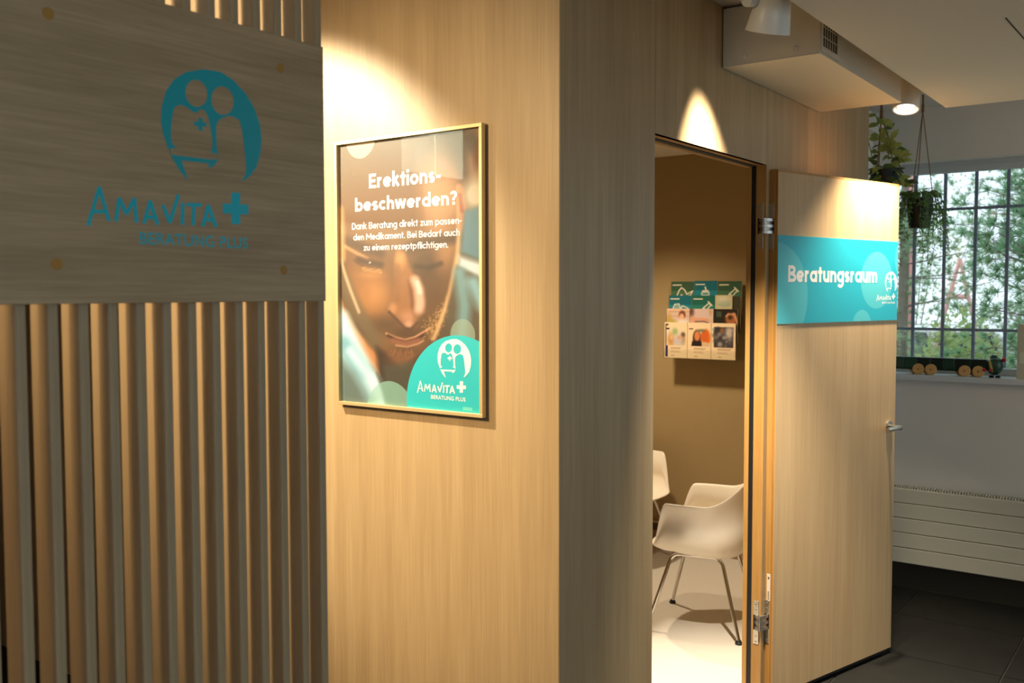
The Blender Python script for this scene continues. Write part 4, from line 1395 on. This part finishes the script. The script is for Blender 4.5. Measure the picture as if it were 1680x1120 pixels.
for k in range(72):
    a_ = random.uniform(0, 2*math.pi); rr = 0.09*math.sqrt(random.random())+0.01
    pos = pc+np.array([rr*math.cos(a_), rr*math.sin(a_), 0.105+random.uniform(-0.02, 0.055)*(1.2-rr*4)])
    if rr > 0.06: pos[2] -= random.uniform(0, .10)
    if k % 2: turned_leaf(p1, pos, (random.gauss(0, 1), random.gauss(0, .4), random.gauss(-.3, .6)), random.uniform(.8, 1.1), LEAF1 if random.random() < .45 else LEAF1B)
    else: add_leaf(p1, pos, a_+random.uniform(-.6, .6), random.uniform(-.7, .5), random.uniform(-.7, .7), random.uniform(.8, 1.15), LEAF1 if random.random() < .45 else LEAF1B)
stems = G()
for (u0, v0, u1, v1, nlv) in ((1440, 262, 1436, 186, 9), (1458, 262, 1450, 192, 8), (1466, 265, 1462, 225, 6), (1476, 268, 1470, 232, 6), (1432, 265, 1424, 205, 6), (1484, 268, 1482, 255, 4), (1470, 290, 1490, 300, 4)):
    A_ = at(u0, v0, 1, 3.13+random.uniform(-.03, .03)); B_ = at(u1, v1, 1, 3.13+random.uniform(-.03, .03))
    mid = (A_+B_)/2+np.array([random.uniform(-.02, .02), random.uniform(-.03, .03), .01])
    stems.tube([A_, mid, B_], [.0022, .0018, .0012], 6)
    for k in range(nlv):
        t = (k+.6)/nlv
        p_ = (1-t)**2*A_+2*t*(1-t)*mid+t*t*B_
        sg = 1 if k % 2 else -1
        turned_leaf(p1, p_, (sg*random.uniform(.4, 1), random.uniform(-.3, .3), random.uniform(-.5, .6)), random.uniform(.8, 1.15), LEAF1 if random.random() < .75 else LEAF1B)
stems.build('stems', STEMM, p1)

# fine trailing plant
h2 = at(1509, 350, 1, 3.17)
p2 = empty('hanging_trailing_plant', (h2[0], h2[1], 2.06), 'black pot of fine trailing foliage hanging before the window', 'hanging plant')
zt_, zb_ = at(1509, 325, 1, 3.17)[2], at(1509, 374, 1, 3.17)[2]
pc2 = np.array([h2[0], 3.17, zb_]); hh = zt_-zb_
autosmooth(G().lathe([(0.052, 0), (0.060, hh*.5), (0.066, hh), (0.060, hh), (0.056, hh*.9)], pc2, (0, 0, 1), 28).build('pot', POT, p2))
kk = at(1514, 182, 1, 3.17)
ends = [pc2+np.array([0.064*math.cos(a_), 0.064*math.sin(a_), hh]) for a_ in (0.0, 2.1, 4.2)]
cords(p2, (kk[0], 3.17, CZ), kk, ends, .0024)
fol = G()
lv2 = leaf_mesh(.024, .0062, .2, .15)
for k in range(90):
    a_ = random.uniform(0, 2*math.pi); r0 = random.uniform(.02, .06)
    p_ = pc2+np.array([r0*math.cos(a_), r0*math.sin(a_), hh*random.uniform(.95, 1.05)])
    pts = [p_]
    L_ = random.choice([random.uniform(.04, .10), random.uniform(.05, .14), random.uniform(.12, .28), random.uniform(.22, .45)])
    drop = 0; out = random.uniform(.045, .105)
    n = max(3, int(L_/.02))
    for i in range(1, n+1):
        t = i/n*L_
        o_r = r0+out*(1-math.exp(-t/.05))
        z = p_[2]+.035*math.sin(min(1, t/.05)*math.pi)*(1 if t < .05 else 0)-max(0, t-.04)
        pts.append(np.array([pc2[0]+o_r*math.cos(a_)+random.uniform(-.004, .004), pc2[1]+o_r*math.sin(a_)+random.uniform(-.004, .004), z]))
    fol.tube(pts, .0009, 4, False)
    for i in range(1, len(pts)):
        for _ in range(2):
            v, f = lv2
            az = random.uniform(0, 6.28)
            fol.add((v*random.uniform(.8, 1.3))@rotm(az, random.uniform(-1.1, .2), random.uniform(-1, 1)).T+pts[i], f)
o_ = fol.build('foliage', LEAF2, p2); tag(o_, kind='stuff')

# ---- wooden pull-along toy on the sill
DKGREEN = mat('dark_green_lacquer', srgb(14, 36, 26), 0.3)
GREEN2 = mat('green_lacquer', srgb(30, 66, 46), 0.3)
BEECH = wood('beech_wheel', srgb(196, 148, 84), srgb(220, 176, 112), 0, fine=200)
RED = mat('red_lacquer', srgb(176, 24, 34), 0.3)
ty = empty('pull_along_toy', (0.27, 3.55, WZ0), 'long green wooden pull-along animal on beech wheels, standing on the sill', 'toy')
TYY = 3.55
zA, zB = 1.262, 1.338
segs = [(-0.01, 0.045, GREEN2), (0.047, 0.115, GREEN2), (0.117, 0.19, DKGREEN), (0.192, 0.26, DKGREEN), (0.262, 0.315, GREEN2), (0.317, 0.40, DKGREEN), (0.402, 0.475, DKGREEN)]
for xa, xb, m_ in segs:
    G().box(xa, xb, TYY-0.022, TYY+0.022, zA+.012, zB).build('body_block', m_, ty, bevel=0.004)
G().box(0.0, 0.46, TYY-0.012, TYY+0.012, zA+.004, zA+.012).build('chassis', DKGREEN, ty)
for i, x in enumerate((0.128, 0.195, 0.371, 0.440)):
    for s_ in (-1, 1):
        yy = TYY+s_*0.034
        wc = np.array([x+(0 if s_ < 0 else -.035), yy, WZ0+0.031])
        w_ = autosmooth(G().lathe([(0.027, -0.008), (0.031, -0.005), (0.031, 0.005), (0.027, 0.008)], wc, (0, 1, 0), 28).build('wheel', BEECH, ty))
        G().lathe([(0.004, -0.001), (0.0035, 0.0025)], wc+np.array([0, s_*0.008, 0]), (0, s_, 0), 10).build('axle_pin', BLACK, w_)
hx = 0.515
prof = [(0.004, -0.050), (0.026, -0.042), (0.040, -0.020), (0.044, 0.005), (0.040, 0.028), (0.030, 0.042), (0.010, 0.048)]
autosmooth(G().lathe([(r, z) for r, z in prof], (hx, TYY, WZ0+0.062), (0.12, 0, 1), 28).build('head', GREEN2, ty), 60)
autosmooth(G().lathe([(0.044, -0.006), (0.0465, -0.003), (0.0465, 0.003), (0.044, 0.006)], (hx-.012, TYY, WZ0+0.062), (1, 0, .25), 28).build('collar', mat('yellow_band', srgb(190, 160, 60), .4), ty), 60)
autosmooth(G().lathe([(0.006, -0.004), (0.022, 0.0), (0.018, 0.012), (0.006, 0.016)], (hx-.006, TYY, WZ0+0.108), (0, 0, 1), 20).build('cap', GREEN2, ty), 60)
G().tube([(hx+.02, TYY-.01, WZ0+0.098), (hx+.04, TYY-.015, WZ0+0.100)], .0022, 8).build('feeler', BEECH, ty)
autosmooth(G().lathe([(0.002, -0.013), (0.009, -0.009), (0.013, 0), (0.009, 0.009), (0.002, 0.013)], (hx+.047, TYY-.016, WZ0+0.099), (0, 0, 1), 16).build('nose_ball', RED, ty), 60)
for x in (hx-.045, hx-.012):
    autosmooth(G().lathe([(0.001, -0.010), (0.008, -0.006), (0.010, 0), (0.008, 0.006), (0.001, 0.010)], (x, TYY-.040, WZ0+0.042), (0, 0, 1), 14).build('bead', RED, ty), 60)
for x in (hx-.012, hx+.020):
    autosmooth(G().lathe([(0.012, 0.0), (0.014, 0.005), (0.008, 0.012)], (x, TYY-.020, WZ0+.0005), (0, 0, 1), 14).build('foot', BLACK, ty), 60)

# ---- carton at the right end of the sill
cb = empty('carton', (0.72, 3.56, WZ0), 'plain beige carton standing upright at the right of the toy', 'box')
cx0 = at(1668.5, 580, 1, 3.51)[0]
CARD = mat('beige_carton', srgb(196, 188, 160), 0.7)
G().box(cx0, cx0+0.22, 3.51, 3.62, WZ0, 1.532).build('body', CARD, cb, bevel=0.002)
G().box(cx0-0.0008, cx0+0.2208, 3.509, 3.621, 1.500, 1.534).build('lid', CARD, cb, bevel=0.002)
G().box(cx0+0.012, cx0+0.10, 3.5088, 3.5098, 1.325, 1.385).build('label_strip', mat('carton_print', srgb(214, 210, 188), .6), cb)

# ---- pale wall cabinet of the shop, seen mirrored in the poster glass
wc_ = empty('wall_cabinet', (-2.4, -2.05, 2.38), 'pale two-door wall cabinet under the ceiling, mirrored in the poster glass', 'cabinet')
CABM = mat('pale_green_cabinet', srgb(226, 234, 214), 0.5)
G().box(-2.6, -2.215, -2.32, -1.775, 2.385, 2.735).build('carcass', CABM, wc_)
for ya, yb in ((-2.318, -2.064), (-2.060, -1.777)):
    dd_ = G().box(-2.214, -2.196, ya, yb, 2.387, 2.733).build('door', CABM, wc_, bevel=0.002)
sw = G().box(-2.64, -2.60, -3.4, -1.0, 0.0, CZ).build('wall_shop', mat('shop_wall_brown', srgb(120, 100, 74), .7)); tag(sw, kind='structure')

# ================================================================== OUTSIDE
go = G().box(-30, 40, 3.81, 60, -0.45, -0.25).build('ground', mat('outside_ground', srgb(150, 140, 110), .9, noise=.3, nscale=2)); tag(go, kind='structure')
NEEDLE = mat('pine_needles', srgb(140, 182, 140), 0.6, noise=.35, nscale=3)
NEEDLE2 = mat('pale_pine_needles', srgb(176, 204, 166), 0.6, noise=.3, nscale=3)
BARK = mat('pine_bark', srgb(132, 124, 110), 0.9, noise=.3, nscale=20)


for m_ in (NEEDLE, NEEDLE2): translucent(m_, .55)
for m_ in (LEAF1, LEAF1B, LEAF2): translucent(m_, .35)


def tuft(g, c, d, n, L_, wd):
    d = np.array(d, float); d /= np.linalg.norm(d)
    for _ in range(n):
        r = np.array([random.gauss(0, 1) for _ in range(3)]); r /= np.linalg.norm(r)
        q_ = d*0.55+r*0.85; q_ /= np.linalg.norm(q_)
        s_ = np.cross(q_, [random.random()-.5, random.random()-.5, random.random()-.5]); s_ /= np.linalg.norm(s_)
        L2 = L_*random.uniform(.7, 1.2)
        b_ = np.array(c)
        i = len(g.v)
        g.v += [tuple(b_+s_*wd), tuple(b_-s_*wd), tuple(b_+q_*L2)]
        g.f.append((i, i+1, i+2))


def pine(base, height, nbr, spread, nt, label, m, seed, zmin=0.3):
    random.seed(seed)
    t = empty('pine_tree', base, label, 'tree', 'pine trees outside the window')
    b_ = np.array(base, float)
    gw = G(); gn = G()
    gw.tube([b_, b_+np.array([.03, 0, height*.5]), b_+np.array([0, .05, height])], [.07, .05, .015], 10)
    for k in range(nbr):
        z = random.uniform(zmin, height*.97); a_ = random.uniform(0, 6.28)
        L_ = spread*random.uniform(.5, 1.0)*(1.1-.5*z/height)
        p0 = b_+np.array([0, 0, z]); dirn = np.array([math.cos(a_), math.sin(a_), random.uniform(-.1, .35)])
        pts = [p0]
        for i in range(1, 5): pts.append(p0+dirn*L_*i/4+np.array([random.uniform(-.05, .05), random.uniform(-.05, .05), .04*i*i/4*random.uniform(-.6, 1)]))
        gw.tube(pts, [.009, .007, .006, .0045, .003], 5, False)
        for i in range(1, 5):
            for _ in range(nt):
                c = pts[i]+np.array([random.gauss(0, .09), random.gauss(0, .09), random.gauss(0, .07)])
                gw.tube([pts[i], c], .002, 3, False)
                tuft(gn, c, dirn+np.array([0, 0, .5]), 40, .080, .0034)
    gw.build('trunk_and_branches', BARK, t)
    o_ = gn.build('needles', m, t); tag(o_, kind='stuff')


pine((1.0, 5.6, -0.25), 3.6, 210, 1.35, 4, 'sparse green pine standing closest outside the window', NEEDLE, 3)
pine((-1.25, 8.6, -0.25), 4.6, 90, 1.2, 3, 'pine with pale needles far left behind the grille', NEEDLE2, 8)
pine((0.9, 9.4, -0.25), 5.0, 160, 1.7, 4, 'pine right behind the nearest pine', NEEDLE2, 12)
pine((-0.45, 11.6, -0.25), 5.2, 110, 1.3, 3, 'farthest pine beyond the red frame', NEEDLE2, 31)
random.seed(21)


def bush(c, rx, ry, rz, n, col, label):
    t = empty('bush', c, label, 'bush', 'bushes outside the window')
    g = G()
    for _ in range(n):
        d = np.array([random.gauss(0, 1) for _ in range(3)]); d /= np.linalg.norm(d)
        rr = random.uniform(.55, 1.0)
        p = np.array(c)+d*rr*np.array([rx, ry, rz])+np.array([0, 0, rz*.8])
        if p[2] < c[2]: continue
        q_ = np.array([random.gauss(0, 1) for _ in range(3)]); q_ /= np.linalg.norm(q_)
        s_ = np.cross(q_, d); s_ /= (np.linalg.norm(s_)+1e-6)
        L_ = random.uniform(.05, .09)
        i = len(g.v)
        g.v += [tuple(p), tuple(p+q_*L_*.5+s_*L_*.3), tuple(p+q_*L_), tuple(p+q_*L_*.5-s_*L_*.3)]
        g.f.append((i, i+1, i+2, i+3))
    o_ = g.build('leaves', translucent(mat('bush_leaf', col, .6, noise=.3, nscale=4)), t); tag(o_, kind='stuff')
    gs = G()
    for k in range(5):
        a_ = k*1.256
        gs.tube([c, np.array(c)+np.array([math.cos(a_)*rx*.5, math.sin(a_)*ry*.5, rz*1.2])], [.02, .006], 5, False)
    gs.build('stems', BARK, t)


bush((-1.38, 7.0, -0.25), 0.44, 0.4, 1.0, 3000, srgb(214, 190, 120), 'yellowing low bush behind the grille at the left')
bush((-0.34, 7.1, -0.25), 0.44, 0.4, 1.03, 3000, srgb(178, 196, 134), 'light green low bush under the pines')
bush((-2.45, 10.0, -0.25), 0.7, 0.6, 1.05, 1800, srgb(206, 148, 96), 'rusty orange bush near the red post')
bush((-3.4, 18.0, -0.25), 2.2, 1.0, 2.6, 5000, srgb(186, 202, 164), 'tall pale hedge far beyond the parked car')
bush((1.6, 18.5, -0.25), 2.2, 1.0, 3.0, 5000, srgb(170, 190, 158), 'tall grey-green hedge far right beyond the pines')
# red A-frame stand
RPAINT = mat('faded_red_paint', srgb(240, 180, 174), .5)
af = empty('a_frame_stand', (-1.45, 13.0, -0.25), 'faded red A-shaped frame standing beyond the pines', 'frame')
A0 = at(1575, 424, 1, 13.0); A1 = at(1556, 492, 1, 13.0); A2 = at(1590, 492, 1, 13.0)
for e_ in (A1, A2):
    dv = (e_-A0); k = (A0[2]+0.25)/(A0[2]-e_[2])
    G().tube([A0, A0+dv*k], .028, 10).build('strut', RPAINT, af)
mid1 = A0+(A1-A0)*.92; mid2 = A0+(A2-A0)*.92
G().tube([mid1, mid2], .04, 10).build('crossbar', RPAINT, af)
# pink post and green trunk
P0 = at(1490, 500, 1, 11.0)
ps = empty('red_post', (P0[0], 11.0, -0.25), 'pinkish red post beyond the hanging plant', 'post')
G().box(P0[0]-.07, P0[0]+.07, 10.93, 11.07, -0.25, 3.6).build('shaft', mat('pink_paint', srgb(226, 150, 150), .6), ps, bevel=.01)
G().box(P0[0]-.11, P0[0]+.11, 10.89, 11.11, 3.6, 3.68).build('cap', RPAINT, ps, bevel=.01)
G().box(P0[0]-.12, P0[0]+.12, 10.88, 11.12, -0.25, -0.15).build('foot_plate', RPAINT, ps)
# parked white car
C0 = at(1541, 490, 1, 14.0)
cr = empty('parked_car', (C0[0], 14.0, -0.25), 'white parked car far outside, seen through the bars', 'car')
CW = mat('car_white', srgb(236, 238, 240), .25); CG = mat('car_glass', srgb(60, 70, 84), .1)
zc = -0.25
body = [(-2.0, .35), (-1.95, .75), (-1.2, .92), (-.6, 1.40), (.9, 1.42), (1.6, .98), (2.05, .90), (2.1, .35)]
vv = [(C0[0]+x, 13.2, zc+z) for x, z in body]+[(C0[0]+x, 14.8, zc+z) for x, z in body]
nb = len(body)
fix_normals(G().add(vv, [tuple(range(nb)), tuple(range(2*nb-1, nb-1, -1))]+[(i, (i+1) % nb, nb+(i+1) % nb, nb+i) for i in range(nb)]).build('body', CW, cr, bevel=.05))
for xa, xb in ((-.75, .05), (.12, .95)):
    G().add([(C0[0]+xa-.15, 13.19, zc+.95), (C0[0]+xb+.1, 13.19, zc+.95), (C0[0]+xb-.05, 13.19, zc+1.34), (C0[0]+xa+.15, 13.19, zc+1.34)], [(0, 1, 2, 3)]).build('window', CG, cr)
for x in (-1.25, 1.3):
    for y in (13.3, 14.7):
        autosmooth(G().lathe([(.2, -.1), (.32, -.09), (.32, .09), (.2, .1)], (C0[0]+x, y, zc+.32), (0, 1, 0), 24).build('wheel', BLACK, cr))
